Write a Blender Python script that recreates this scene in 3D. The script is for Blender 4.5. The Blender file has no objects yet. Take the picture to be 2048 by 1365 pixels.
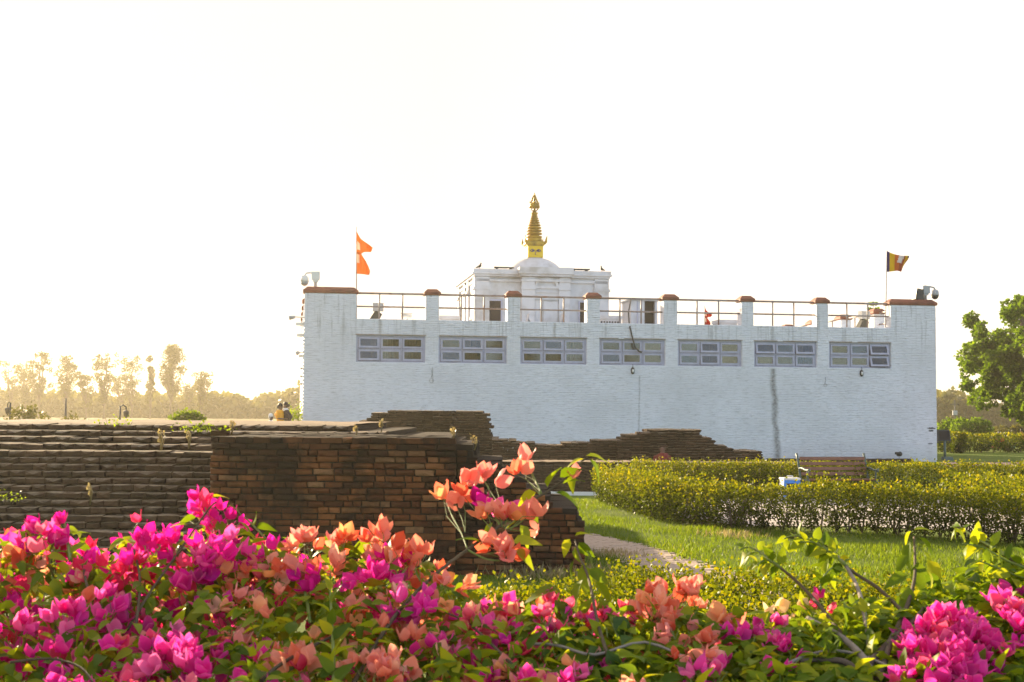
import bpy, math, random
import numpy as np
from mathutils import Vector, Matrix, noise as mnoise
SC = bpy.context.scene
COL = SC.collection
rnd = random.Random(11)
nr = np.random.default_rng(5)

# ------------------------------------------------------------------ camera
EYE = 1.9
FPX, HORI, ROLL = 2700.0, 828.0, math.radians(0.38)      # focal length and horizon in photo pixels
PITCH = math.atan((HORI - 682.5) / FPX)
cR = Vector((1, 0, 0)); cF = Vector((0, math.cos(PITCH), math.sin(PITCH))); cU = Vector((0, -math.sin(PITCH), math.cos(PITCH)))
X_ = cR * math.cos(ROLL) + cU * math.sin(ROLL); Y_ = cU * math.cos(ROLL) - cR * math.sin(ROLL); Z_ = -cF
cam_d = bpy.data.cameras.new('camera'); cam = bpy.data.objects.new('camera', cam_d); COL.objects.link(cam)
cam_d.sensor_width = 36; cam_d.lens = FPX / 2048 * 36; cam_d.clip_start = 0.1; cam_d.clip_end = 6000
cam_d.dof.use_dof = True; cam_d.dof.focus_distance = 14; cam_d.dof.aperture_fstop = 13
mw = Matrix.Identity(4)
for i_, a_ in enumerate((X_, Y_, Z_)):
    for j_ in range(3): mw[j_][i_] = a_[j_]
mw.translation = (0, 0, EYE)
cam.matrix_world = mw
SC.camera = cam

# ------------------------------------------------------------------ light
HAZE = .00042
SUN_EL, SUN_AZ = math.radians(15), math.radians(-33)      # azimuth from +Y, negative = left
SUN_DIR = Vector((math.sin(SUN_AZ) * math.cos(SUN_EL), math.cos(SUN_AZ) * math.cos(SUN_EL), math.sin(SUN_EL)))
W = bpy.data.worlds.new('World'); SC.world = W; W.use_nodes = True
wn = W.node_tree.nodes; wl = W.node_tree.links
sky = wn.new('ShaderNodeTexSky'); sky.sky_type = 'NISHITA'; sky.sun_disc = False
sky.sun_elevation = SUN_EL; sky.sun_rotation = SUN_AZ; sky.air_density = 1.0; sky.dust_density = 1.0; sky.ozone_density = 2.0
bg = wn['Background']; bg.inputs[1].default_value = 0.15
# thin dust veil: pale cream towards the sun, fading away from it (forward scattering)
_g = wn.new('ShaderNodeTexCoord'); _d = wn.new('ShaderNodeVectorMath'); _d.operation = 'DOT_PRODUCT'; _d.inputs[1].default_value = tuple(SUN_DIR); wl.new(_g.outputs['Generated'], _d.inputs[0])
_m = wn.new('ShaderNodeMapRange'); _m.inputs[1].default_value = -1; _m.inputs[2].default_value = 1; _m.inputs[3].default_value = .10; _m.inputs[4].default_value = 1.06; wl.new(_d.outputs['Value'], _m.inputs[0])
_x = wn.new('ShaderNodeMix'); _x.data_type = 'RGBA'; _x.inputs[7].default_value = (2.66, 2.25, 1.98, 1); wl.new(_m.outputs[0], _x.inputs[0]); wl.new(sky.outputs[0], _x.inputs[6])
wl.new(_x.outputs[2], bg.inputs[0])
sl = bpy.data.lights.new('sun', 'SUN'); sl.energy = 5.0; sl.angle = math.radians(0.6); sl.color = (1.0, 0.80, 0.52)
so = bpy.data.objects.new('sun', sl); COL.objects.link(so)
so.rotation_euler = SUN_DIR.to_track_quat('Z', 'Y').to_euler()
SC.view_settings.view_transform = 'Standard'; SC.view_settings.look = 'None'
SC.view_settings.exposure = 1.64; SC.view_settings.gamma = 1; SC.view_settings.use_curve_mapping = False
SC.render.engine = 'CYCLES'
SC.cycles.use_denoising = True
SC.cycles.max_bounces = 10; SC.cycles.volume_bounces = 1; SC.cycles.transparent_max_bounces = 8
SC.cycles.diffuse_bounces = 6; SC.cycles.glossy_bounces = 3; SC.cycles.transmission_bounces = 4
SC.cycles.sample_clamp_indirect = 8

# ------------------------------------------------------------------ pixel -> world
def ray(px, py):
    a, b = (px - 1024) / FPX, -(py - 682.5) / FPX
    return X_ * a + Y_ * b + cF
def at(px, py, d):                  # point at forward distance d (metres along +Y)
    r = ray(px, py); return Vector((0, 0, EYE)) + r * (d / r.y)
def gnd(px, py, z=0.0):
    r = ray(px, py); return Vector((0, 0, EYE)) + r * ((z - EYE) / r.z)
YAW = math.radians(9.2)
E_ = Vector((math.cos(YAW), math.sin(YAW), 0)); N_ = Vector((-math.sin(YAW), math.cos(YAW), 0))
_corner = gnd(1874, 924)
def fac_raw(px, py, t=0.0):
    r = ray(px, py); C = Vector((0, 0, EYE))
    k = ((_corner - C).dot(N_) + t) / r.dot(N_)
    p = C + r * k - _corner
    return p.dot(E_), p.z
_s0 = fac_raw(608, 700)[0]
BO = _corner + E_ * _s0             # building origin: base of the near left corner
def fac(px, py, t=0.0):
    s, z = fac_raw(px, py, t); return s - _s0, z
def bw(s, t, z): return BO + E_ * s + N_ * t + Vector((0, 0, z))
BW = -_s0

# ------------------------------------------------------------------ scene helpers
def tag(o, label=None, cat=None, group=None, kind=None):
    if label: o['label'] = label
    if cat: o['category'] = cat
    if group: o['group'] = group
    if kind: o['kind'] = kind
    return o
def empty(name, loc=(0, 0, 0), rz=0.0, label=None, cat=None, group=None):
    o = bpy.data.objects.new(name, None); COL.objects.link(o); o.location = loc; o.rotation_euler = (0, 0, rz)
    o.empty_display_size = 0.2
    return tag(o, label, cat, group)
def link_mesh(name, me, parent=None, loc=None):
    o = bpy.data.objects.new(name, me); COL.objects.link(o)
    if parent: o.parent = parent
    if loc is not None: o.location = loc
    return o
class MB:
    def __init__(s): s.v = []; s.f = []; s.m = []; s.sm = []
    def add(s, vs, fs, mi=0, smooth=False):
        o = len(s.v); s.v += [tuple(v) for v in vs]; s.f += [tuple(i + o for i in f) for f in fs]
        s.m += [mi] * len(fs); s.sm += [smooth] * len(fs); return s
    def box(s, x0, x1, y0, y1, z0, z1, mi=0, M=None, taper=0.0):
        x0, x1 = min(x0, x1), max(x0, x1); y0, y1 = min(y0, y1), max(y0, y1); z0, z1 = min(z0, z1), max(z0, z1)
        t = taper
        v = [(x0, y0, z0), (x1, y0, z0), (x1, y1, z0), (x0, y1, z0), (x0 + t, y0 + t, z1), (x1 - t, y0 + t, z1), (x1 - t, y1 - t, z1), (x0 + t, y1 - t, z1)]
        if M is not None: v = [M @ Vector(q) for q in v]
        return s.add(v, [(3, 2, 1, 0), (4, 5, 6, 7), (0, 1, 5, 4), (1, 2, 6, 5), (2, 3, 7, 6), (3, 0, 4, 7)], mi)
    def tube(s, pts, rad, n=6, mi=0, smooth=True, cap=True):
        pts = [Vector(p) for p in pts]; k = len(pts)
        if not hasattr(rad, '__len__'): rad = [rad] * k
        vs = []; prev = None
        for i in range(k):
            d = (pts[min(i + 1, k - 1)] - pts[max(i - 1, 0)])
            d = d.normalized() if d.length > 1e-9 else Vector((0, 0, 1))
            if prev is None: a = d.orthogonal().normalized()
            else:
                a = prev - d * prev.dot(d); a = a.normalized() if a.length > 1e-6 else d.orthogonal().normalized()
            prev = a; b = d.cross(a)
            for j in range(n):
                w = 2 * math.pi * j / n
                vs.append(pts[i] + (a * math.cos(w) + b * math.sin(w)) * rad[i])
        fs = [(i * n + j, i * n + (j + 1) % n, (i + 1) * n + (j + 1) % n, (i + 1) * n + j) for i in range(k - 1) for j in range(n)]
        if cap: fs += [tuple(range(n - 1, -1, -1)), tuple((k - 1) * n + j for j in range(n))]
        return s.add(vs, fs, mi, smooth)
    def loft(s, rings, n=12, mi=0, smooth=True, cap=True):   # rings: (cx, cy, z, rx, ry)
        vs = [(cx + rx * math.cos(2 * math.pi * j / n), cy + ry * math.sin(2 * math.pi * j / n), z) for cx, cy, z, rx, ry in rings for j in range(n)]
        k = len(rings)
        fs = [(i * n + j, i * n + (j + 1) % n, (i + 1) * n + (j + 1) % n, (i + 1) * n + j) for i in range(k - 1) for j in range(n)]
        if cap: fs += [tuple(range(n - 1, -1, -1)), tuple((k - 1) * n + j for j in range(n))]
        return s.add(vs, fs, mi, smooth)
    def lathe(s, prof, cx=0, cy=0, n=20, mi=0, smooth=True):  # prof: (r, z)
        return s.loft([(cx, cy, z, r, r) for r, z in prof], n, mi, smooth)
    def prism(s, poly, y0, y1, mi=0, smooth=False):            # poly in (x, z), extruded along y
        n = len(poly); v = [(x, y0, z) for x, z in poly] + [(x, y1, z) for x, z in poly]
        return s.add(v, [tuple(range(n)), tuple(range(2 * n - 1, n - 1, -1))] + [((i + 1) % n, i, i + n, (i + 1) % n + n) for i in range(n)], mi, smooth)
    def data(s, name, mats):
        me = bpy.data.meshes.new(name); me.from_pydata(s.v, [], s.f)
        for m in (mats if isinstance(mats, (list, tuple)) else [mats]): me.materials.append(m)
        me.polygons.foreach_set('material_index', s.m); me.polygons.foreach_set('use_smooth', s.sm); me.update(); return me
    def build(s, name, mats, parent=None, loc=None):
        return link_mesh(name, s.data(name, mats), parent, loc)
def np_mesh(name, V, F, mat, tint=None, smooth=True):
    me = bpy.data.meshes.new(name); V = np.asarray(V, np.float32); F = np.asarray(F, np.int32)
    me.vertices.add(len(V)); me.vertices.foreach_set('co', V.ravel())
    k = F.shape[1]; me.loops.add(F.size); me.loops.foreach_set('vertex_index', F.ravel())
    me.polygons.add(len(F)); me.polygons.foreach_set('loop_start', np.arange(len(F), dtype=np.int32) * k)
    me.polygons.foreach_set('use_smooth', np.full(len(F), smooth))
    me.materials.append(mat)
    if tint is not None:
        a = me.attributes.new('tint', 'FLOAT', 'POINT'); a.data.foreach_set('value', np.asarray(tint, np.float32))
    me.update(calc_edges=True); me.validate(); return me
def frames(D, U):                    # columns: x = side, y = length direction D, z = normal near U
    D = D / (np.linalg.norm(D, axis=1, keepdims=True) + 1e-9)
    X = np.cross(D, U); X /= (np.linalg.norm(X, axis=1, keepdims=True) + 1e-9); Z = np.cross(X, D)
    return np.stack([X, D, Z], axis=2)
def scatter(name, T, P, R, S, tint, mat, smooth=True):   # T = (verts, faces) template, one copy per row
    TV, TF = np.asarray(T[0], np.float32), np.asarray(T[1], np.int32); n = len(P)
    V = np.einsum('nij,kj->nki', R, TV) * np.asarray(S).reshape(n, 1, 1) + np.asarray(P).reshape(n, 1, 3)
    F = (TF[None] + (np.arange(n) * len(TV))[:, None, None]).reshape(-1, TF.shape[1])
    return np_mesh(name, V.reshape(-1, 3), F, mat, np.repeat(tint, len(TV)), smooth)
def rdir(n): 
    v = nr.normal(size=(n, 3)); return v / np.linalg.norm(v, axis=1, keepdims=True)

# ------------------------------------------------------------------ materials
def new_mat(name):
    m = bpy.data.materials.new(name); m.use_nodes = True; nt = m.node_tree
    return m, nt, nt.nodes['Principled BSDF'], nt.nodes['Material Output']
def nd(nt, t, **kw):
    n = nt.nodes.new(t)
    for k, v in kw.items(): setattr(n, k, v)
    return n
def mathn(nt, op, a, b=None, c=None, clamp=False):
    n = nd(nt, 'ShaderNodeMath', operation=op, use_clamp=clamp)
    for i, x in enumerate((a, b, c)):
        if x is None: continue
        if isinstance(x, (int, float)): n.inputs[i].default_value = x
        else: nt.links.new(x, n.inputs[i])
    return n.outputs[0]
def mixc(nt, fac, a, b, mode='MIX'):
    n = nd(nt, 'ShaderNodeMix', data_type='RGBA', blend_type=mode)
    if isinstance(fac, (int, float)): n.inputs[0].default_value = fac
    else: nt.links.new(fac, n.inputs[0])
    for i, x in ((6, a), (7, b)):
        if isinstance(x, (tuple, list)): n.inputs[i].default_value = (*x[:3], 1)
        else: nt.links.new(x, n.inputs[i])
    return n.outputs[2]
def noise_tex(nt, scale, detail=4, vec=None, rough=.55, stretch=None, coord='Object'):
    n = nd(nt, 'ShaderNodeTexNoise'); n.inputs['Scale'].default_value = scale; n.inputs['Detail'].default_value = detail; n.inputs['Roughness'].default_value = rough
    if vec is None:
        vec = nd(nt, 'ShaderNodeNewGeometry').outputs['Position'] if coord == 'World' else nd(nt, 'ShaderNodeTexCoord').outputs[coord]
    if stretch:
        mp = nd(nt, 'ShaderNodeMapping'); mp.inputs['Scale'].default_value = stretch; nt.links.new(vec, mp.inputs[0]); vec = mp.outputs[0]
    nt.links.new(vec, n.inputs['Vector']); return n.outputs[0]
def ramp(nt, fac, stops):
    r = nd(nt, 'ShaderNodeValToRGB'); e = r.color_ramp.elements
    while len(e) < len(stops): e.new(0.5)
    for x, (p, c) in zip(e, stops): x.position = p; x.color = (*c[:3], 1)
    nt.links.new(fac, r.inputs[0]); return r.outputs[0]
def bumpn(nt, bs, h, strength=.4, dist=.02):
    b = nd(nt, 'ShaderNodeBump'); b.inputs['Strength'].default_value = strength; b.inputs['Distance'].default_value = dist
    nt.links.new(h, b.inputs['Height']); nt.links.new(b.outputs[0], bs.inputs['Normal'])
def simple(name, col, rough=.8, var=.2, scale=6, bump=.2, metal=0.0, spec=.3, dirt=None, bdist=.01, coord='Object'):
    m, nt, bs, out = new_mat(name)
    n = noise_tex(nt, scale, 6, coord=coord)
    c = mixc(nt, n, tuple(x * (1 - var) for x in col), tuple(min(1, x * (1 + var)) for x in col))
    if dirt:
        n2 = noise_tex(nt, scale * .35, 5, coord=coord)
        c = mixc(nt, mathn(nt, 'SMOOTHSTEP', n2, .5, .72) if False else ramp(nt, n2, [(.48, (0, 0, 0)), (.7, (1, 1, 1))]), c, dirt)
    nt.links.new(c, bs.inputs['Base Color']); bs.inputs['Roughness'].default_value = rough; bs.inputs['Metallic'].default_value = metal
    bs.inputs['Specular IOR Level'].default_value = spec
    if bump: bumpn(nt, bs, noise_tex(nt, scale * 6, 4, coord=coord), bump, bdist)
    return m
def tint_fac(nt):
    a = nd(nt, 'ShaderNodeAttribute', attribute_name='tint'); o = nd(nt, 'ShaderNodeObjectInfo')
    return mathn(nt, 'FRACT', mathn(nt, 'ADD', a.outputs['Fac'], o.outputs['Random']))
def leafy(name, stops, trans=.45, tsat=(1.25, 1.15, .7), rough=.45, spec=.25, use_random=True):
    m, nt, bs, out = new_mat(name)
    f = tint_fac(nt) if use_random else nd(nt, 'ShaderNodeAttribute', attribute_name='tint').outputs['Fac']
    c = ramp(nt, f, stops)
    n = noise_tex(nt, 40, 3); c = mixc(nt, .35, c, mixc(nt, n, (.3, .3, .3), (1, 1, 1)), 'MULTIPLY')
    nt.links.new(c, bs.inputs['Base Color']); bs.inputs['Roughness'].default_value = rough; bs.inputs['Specular IOR Level'].default_value = spec
    tr = nd(nt, 'ShaderNodeBsdfTranslucent'); nt.links.new(mixc(nt, 1.0, c, tsat, 'MULTIPLY'), tr.inputs[0])
    mx = nd(nt, 'ShaderNodeMixShader'); mx.inputs[0].default_value = trans
    nt.links.new(bs.outputs[0], mx.inputs[1]); nt.links.new(tr.outputs[0], mx.inputs[2]); nt.links.new(mx.outputs[0], out.inputs[0])
    return m
# ------------------------------------------------------------------ named materials
def white_paint():
    m, nt, bs, out = new_mat('white_painted_brick')
    tc = nd(nt, 'ShaderNodeTexCoord').outputs['Object']
    sp = nd(nt, 'ShaderNodeSeparateXYZ'); nt.links.new(tc, sp.inputs[0]); sx, sz = sp.outputs[0], sp.outputs[2]
    n = noise_tex(nt, 2.2, 8, tc, .7)
    c = mixc(nt, n, (.70, .70, .75), (.85, .85, .88))
    # horizontal grime in the joints, broken up
    g = noise_tex(nt, 2.6, 6, tc, .75, (1.1, 1, 13))
    c = mixc(nt, ramp(nt, g, [(.51, (0, 0, 0)), (.66, (.85, .85, .85))]), c, (.36, .35, .35))
    c = mixc(nt, ramp(nt, noise_tex(nt, .55, 5, tc, .6), [(.4, (0, 0, 0)), (.65, (.5, .5, .5))]), c, (.60, .60, .62))
    # rain streaks below the sills of the roof openings
    st = noise_tex(nt, 5.5, 5, tc, .65, (1, 1, .06))
    top = nd(nt, 'ShaderNodeMapRange'); top.inputs[1].default_value = 3.6; top.inputs[2].default_value = 5.35; nt.links.new(sz, top.inputs[0])
    f = mathn(nt, 'MULTIPLY', ramp(nt, st, [(.53, (0, 0, 0)), (.66, (1, 1, 1))]), mathn(nt, 'POWER', top.outputs[0], 1.6))
    c = mixc(nt, mathn(nt, 'MULTIPLY', f, .52), c, (.26, .25, .23))
    low = nd(nt, 'ShaderNodeMapRange'); low.inputs[1].default_value = .9; low.inputs[2].default_value = 0; nt.links.new(sz, low.inputs[0])
    c = mixc(nt, mathn(nt, 'MULTIPLY', mathn(nt, 'MULTIPLY', low.outputs[0], noise_tex(nt, 1.5, 5, tc)), .45), c, (.33, .31, .27))
    def streak(px, y0, y1, wid, lean, dark, amt):
        nonlocal c
        sA, zA = fac(px, y0); sB, zB = fac(px + lean, y1)
        mid = nd(nt, 'ShaderNodeMapRange'); mid.inputs[1].default_value = zA; mid.inputs[2].default_value = zB; mid.inputs[3].default_value = sA; mid.inputs[4].default_value = sB; nt.links.new(sz, mid.inputs[0])
        wob = mathn(nt, 'MULTIPLY', mathn(nt, 'SUBTRACT', noise_tex(nt, 1.4, 4, tc), .5), wid * 1.6)
        d = mathn(nt, 'ABSOLUTE', mathn(nt, 'ADD', mathn(nt, 'SUBTRACT', sx, mid.outputs[0]), wob))
        k = nd(nt, 'ShaderNodeMapRange', interpolation_type='SMOOTHSTEP'); k.inputs[1].default_value = wid; k.inputs[2].default_value = 0; nt.links.new(d, k.inputs[0])
        e = mathn(nt, 'MULTIPLY', mathn(nt, 'LESS_THAN', sz, zA), mathn(nt, 'GREATER_THAN', sz, zB))
        nn = ramp(nt, noise_tex(nt, 9, 6, tc, .7), [(.25, (.25, .25, .25)), (.6, (1, 1, 1))])
        c = mixc(nt, mathn(nt, 'MULTIPLY', mathn(nt, 'MULTIPLY', k.outputs[0], e), mathn(nt, 'MULTIPLY', nn, amt)), c, dark)
    streak(1545, 738, 918, .21, 10, (.13, .13, .12), .85)
    streak(1279, 752, 880, .06, -2, (.22, .21, .2), .5)
    streak(1109, 646, 690, .10, 0, (.25, .24, .22), .7)
    streak(865, 735, 765, .04, 0, (.25, .24, .22), .6)
    streak(760, 640, 668, .12, 0, (.3, .28, .25), .6)
    streak(1545, 655, 684, .12, 0, (.28, .27, .25), .7)
    def blot(px, py, rx, rz, amt):
        nonlocal c
        s_, z_ = fac(px, py)
        a = mathn(nt, 'DIVIDE', mathn(nt, 'SUBTRACT', sx, s_), rx); b = mathn(nt, 'DIVIDE', mathn(nt, 'SUBTRACT', sz, z_), rz)
        d = mathn(nt, 'SQRT', mathn(nt, 'ADD', mathn(nt, 'MULTIPLY', a, a), mathn(nt, 'MULTIPLY', b, b)))
        d = mathn(nt, 'ADD', d, mathn(nt, 'MULTIPLY', mathn(nt, 'SUBTRACT', noise_tex(nt, 14, 5, tc, .7, (1, 1, 2)), .5), 2.2))
        c = mixc(nt, mathn(nt, 'MULTIPLY', mathn(nt, 'LESS_THAN', d, .8), amt), c, (.03, .03, .03))
    blot(1862, 857, .22, .05, .9); blot(1862, 862, .16, .04, .9); blot(1860, 888, .16, .03, .8)
    nt.links.new(c, bs.inputs['Base Color']); bs.inputs['Roughness'].default_value = .75; bs.inputs['Specular IOR Level'].default_value = .25
    bumpn(nt, bs, noise_tex(nt, 25, 5, tc), .35, .01)
    return m
M = {}
M['white'] = white_paint()
M['plaster'] = simple('white_plaster', (.56, .56, .58), .7, .10, 3, .2, dirt=(.38, .36, .34))
M['cap'] = simple('red_brown_cap', (.23, .075, .045), .7, .3, 5, .3, dirt=(.13, .05, .035))
M['lilac'] = simple('lilac_painted_frame', (.40, .40, .50), .5, .12, 4, .1, dirt=(.30, .30, .36))
M['gold'] = simple('weathered_gilding', (.40, .25, .03), .42, .3, 7, .25, metal=.45, dirt=(.16, .10, .02))
M['gold_paint'] = simple('yellow_gold_paint', (.62, .40, .015), .4, .12, 5, .1, metal=.2)
M['rail'] = simple('painted_steel_rail', (.30, .25, .23), .5, .25, 9, .1, dirt=(.22, .12, .08))
M['dark'] = simple('dark_metal', (.03, .035, .035), .5, .3, 9, .1)
M['grey'] = simple('grey_metal', (.35, .36, .37), .5, .2, 9, .1)
M['offwhite'] = simple('off_white_plastic', (.7, .68, .64), .45, .08, 9, .05)
M['green_iron'] = simple('green_cast_iron', (.075, .11, .10), .5, .3, 12, .2)
M['wood'] = simple('brown_bench_wood', (.20, .085, .05), .5, .3, 5, .2)
M['blue'] = simple('blue_plastic', (.05, .22, .62), .4, .1, 5, .05)
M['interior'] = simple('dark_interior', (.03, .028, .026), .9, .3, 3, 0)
M['black'] = simple('black_opening', (.025, .022, .025), .9, .3, 3, 0)
M['eye'] = simple('painted_eye_line', (.10, .07, .12), .6, .2, 5, 0)
M['eyewhite'] = simple('painted_eye_white', (.75, .75, .72), .6, .05, 5, 0)
M['bark'] = simple('grey_brown_bark', (.12, .09, .065), .9, .4, 30, .5)
M['twig'] = simple('brown_twig', (.09, .065, .035), .8, .4, 40, .4)
M['greywood'] = simple('bare_grey_branch', (.26, .22, .18), .85, .35, 40, .5)
M['greenstem'] = simple('green_stem', (.15, .20, .04), .6, .3, 40, .2)
M['skin'] = simple('brown_skin', (.16, .085, .055), .6, .15, 9, 0)
M['hair'] = simple('black_hair', (.015, .012, .012), .5, .3, 20, 0)
def cloth(name, col): return simple(name, col, .85, .2, 14, .3)
M['earth'] = simple('bare_earth', (.20, .14, .085), .95, .35, 5, .6, bdist=.03)
M['paving'] = simple('pale_paving', (.44, .39, .34), .9, .15, 1.2, .3, dirt=(.33, .28, .24), coord='World')
M['pathbrick'] = simple('worn_path_brick', (.42, .32, .24), .9, .28, 6, .5, dirt=(.26, .2, .13))
M['walk'] = simple('pink_walkway', (.50, .30, .26), .9, .15, 2, .2)

def glass_mat():
    m, nt, bs, out = new_mat('window_glass')
    g = nd(nt, 'ShaderNodeBsdfGlossy'); g.inputs['Roughness'].default_value = .06; g.inputs[0].default_value = (.9, .9, .92, 1)
    t = nd(nt, 'ShaderNodeBsdfTransparent'); t.inputs[0].default_value = (.72, .74, .74, 1)
    fr = nd(nt, 'ShaderNodeFresnel'); fr.inputs[0].default_value = 1.5
    d = nd(nt, 'ShaderNodeBsdfDiffuse'); d.inputs[0].default_value = (.17, .155, .13, 1)
    m1 = nd(nt, 'ShaderNodeMixShader'); nt.links.new(mathn(nt, 'MULTIPLY', fr.outputs[0], 1.2), m1.inputs[0]); nt.links.new(t.outputs[0], m1.inputs[1]); nt.links.new(g.outputs[0], m1.inputs[2])
    o = nd(nt, 'ShaderNodeObjectInfo')     # dust on the panes, some dustier than others
    dust = mathn(nt, 'ADD', mathn(nt, 'MULTIPLY', o.outputs['Random'], .16), mathn(nt, 'MULTIPLY', ramp(nt, noise_tex(nt, 7, 6, None, .7), [(.55, (0, 0, 0)), (.75, (1, 1, 1))]), .18))
    m2 = nd(nt, 'ShaderNodeMixShader'); nt.links.new(dust, m2.inputs[0]); nt.links.new(m1.outputs[0], m2.inputs[1]); nt.links.new(d.outputs[0], m2.inputs[2])
    nt.links.new(m2.outputs[0], out.inputs[0]); return m
M['glass'] = glass_mat()
def brick_mat(name, stops, dark=.6, lichen=(.16, .14, .10), dust=None, top=None):
    m, nt, bs, out = new_mat(name)
    f = tint_fac(nt); c = ramp(nt, f, stops)
    pos = nd(nt, 'ShaderNodeNewGeometry').outputs['Position']
    c = mixc(nt, .55, c, mixc(nt, noise_tex(nt, 22, 7, pos, .7), (.35, .35, .35), (1.15, 1.15, 1.15)), 'MULTIPLY')
    stain = ramp(nt, noise_tex(nt, 1.25, 6, pos, .65, (1, 1, .8)), [(.44, (0, 0, 0)), (.6, (1, 1, 1))])
    if top:                    # soot and moss on the upper courses
        sz = nd(nt, 'ShaderNodeSeparateXYZ'); nt.links.new(pos, sz.inputs[0]); k = nd(nt, 'ShaderNodeMapRange'); k.inputs[1].default_value = top[0]; k.inputs[2].default_value = top[1]; nt.links.new(mathn(nt, 'ADD', sz.outputs[2], mathn(nt, 'MULTIPLY', mathn(nt, 'SUBTRACT', noise_tex(nt, 2.5, 5, pos), .5), 1.1)), k.inputs[0])
        stain = mathn(nt, 'ADD', stain, mathn(nt, 'MULTIPLY', k.outputs[0], .7), None, True)
    c = mixc(nt, mathn(nt, 'MULTIPLY', stain, dark), c, (.026, .021, .015))
    li = ramp(nt, noise_tex(nt, 9, 6, pos, .7), [(.62, (0, 0, 0)), (.75, (1, 1, 1))])
    c = mixc(nt, mathn(nt, 'MULTIPLY', li, .45), c, lichen)
    if dust:                   # dry dust and painted-in skylight, both as pale colour on upward faces
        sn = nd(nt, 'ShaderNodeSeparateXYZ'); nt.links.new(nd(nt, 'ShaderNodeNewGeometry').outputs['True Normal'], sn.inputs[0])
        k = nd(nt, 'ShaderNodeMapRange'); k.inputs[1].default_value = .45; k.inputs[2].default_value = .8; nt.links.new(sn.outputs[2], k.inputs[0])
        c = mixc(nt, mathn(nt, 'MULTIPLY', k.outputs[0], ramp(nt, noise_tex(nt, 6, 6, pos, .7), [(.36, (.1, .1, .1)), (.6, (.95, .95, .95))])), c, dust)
    nt.links.new(c, bs.inputs['Base Color']); bs.inputs['Roughness'].default_value = .95; bs.inputs['Specular IOR Level'].default_value = .1
    bumpn(nt, bs, noise_tex(nt, 55, 6, pos, .7), .8, .02); return m
M['brick'] = brick_mat('old_red_brick', [(0, (.065, .03, .016)), (.3, (.15, .052, .023)), (.6, (.26, .088, .032)), (.85, (.33, .12, .042)), (1, (.34, .17, .08))], .8, top=(1.05, 1.65))
M['darkbrick'] = brick_mat('weathered_dark_brick', [(0, (.045, .03, .02)), (.5, (.085, .05, .03)), (1, (.13, .075, .045))], .55, dust=(.31, .25, .175))  # dust colour also carries the painted skylight on the ledges
M['rubble'] = brick_mat('brick_dust_and_mortar', [(0, (.045, .033, .024)), (1, (.06, .042, .03))], .5)
M['leaf_bg'] = leafy('bougainvillea_leaf', [(0, (.075, .14, .012)), (.4, (.16, .25, .018)), (.75, (.27, .35, .022)), (1, (.40, .42, .03))], .52, (1.7, 1.45, .4), spec=.12)
M['leaf_dark'] = leafy('large_dark_leaf', [(0, (.05, .10, .02)), (1, (.10, .17, .025))], .4, (1.5, 1.4, .5))
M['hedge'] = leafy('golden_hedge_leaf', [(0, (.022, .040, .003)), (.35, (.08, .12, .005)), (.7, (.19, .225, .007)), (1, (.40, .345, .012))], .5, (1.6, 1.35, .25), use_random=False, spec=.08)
M['grass'] = leafy('short_grass', [(0, (.07, .11, .012)), (.5, (.14, .21, .02)), (.85, (.22, .28, .03)), (1, (.30, .28, .06))], .5, (1.6, 1.5, .3), use_random=False, spec=.06)
M['dry'] = leafy('dry_grass_stalk', [(0, (.28, .22, .10)), (1, (.45, .38, .2))], .4, (1.2, 1.1, .8))
M['tree_near'] = leafy('broad_tree_leaf', [(0, (.05, .10, .01)), (.5, (.105, .18, .012)), (1, (.18, .27, .018))], .6, (1.6, 1.5, .4), use_random=False, spec=.1)
M['tree_far'] = leafy('far_tree_leaf', [(0, (.06, .075, .02)), (.5, (.11, .115, .03)), (1, (.16, .15, .04))], .45, (1.5, 1.3, .6), use_random=False)
M['bush'] = leafy('bright_bush_leaf', [(0, (.06, .10, .012)), (1, (.24, .33, .02))], .62, (1.6, 1.5, .3), use_random=False, spec=.1)

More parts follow.
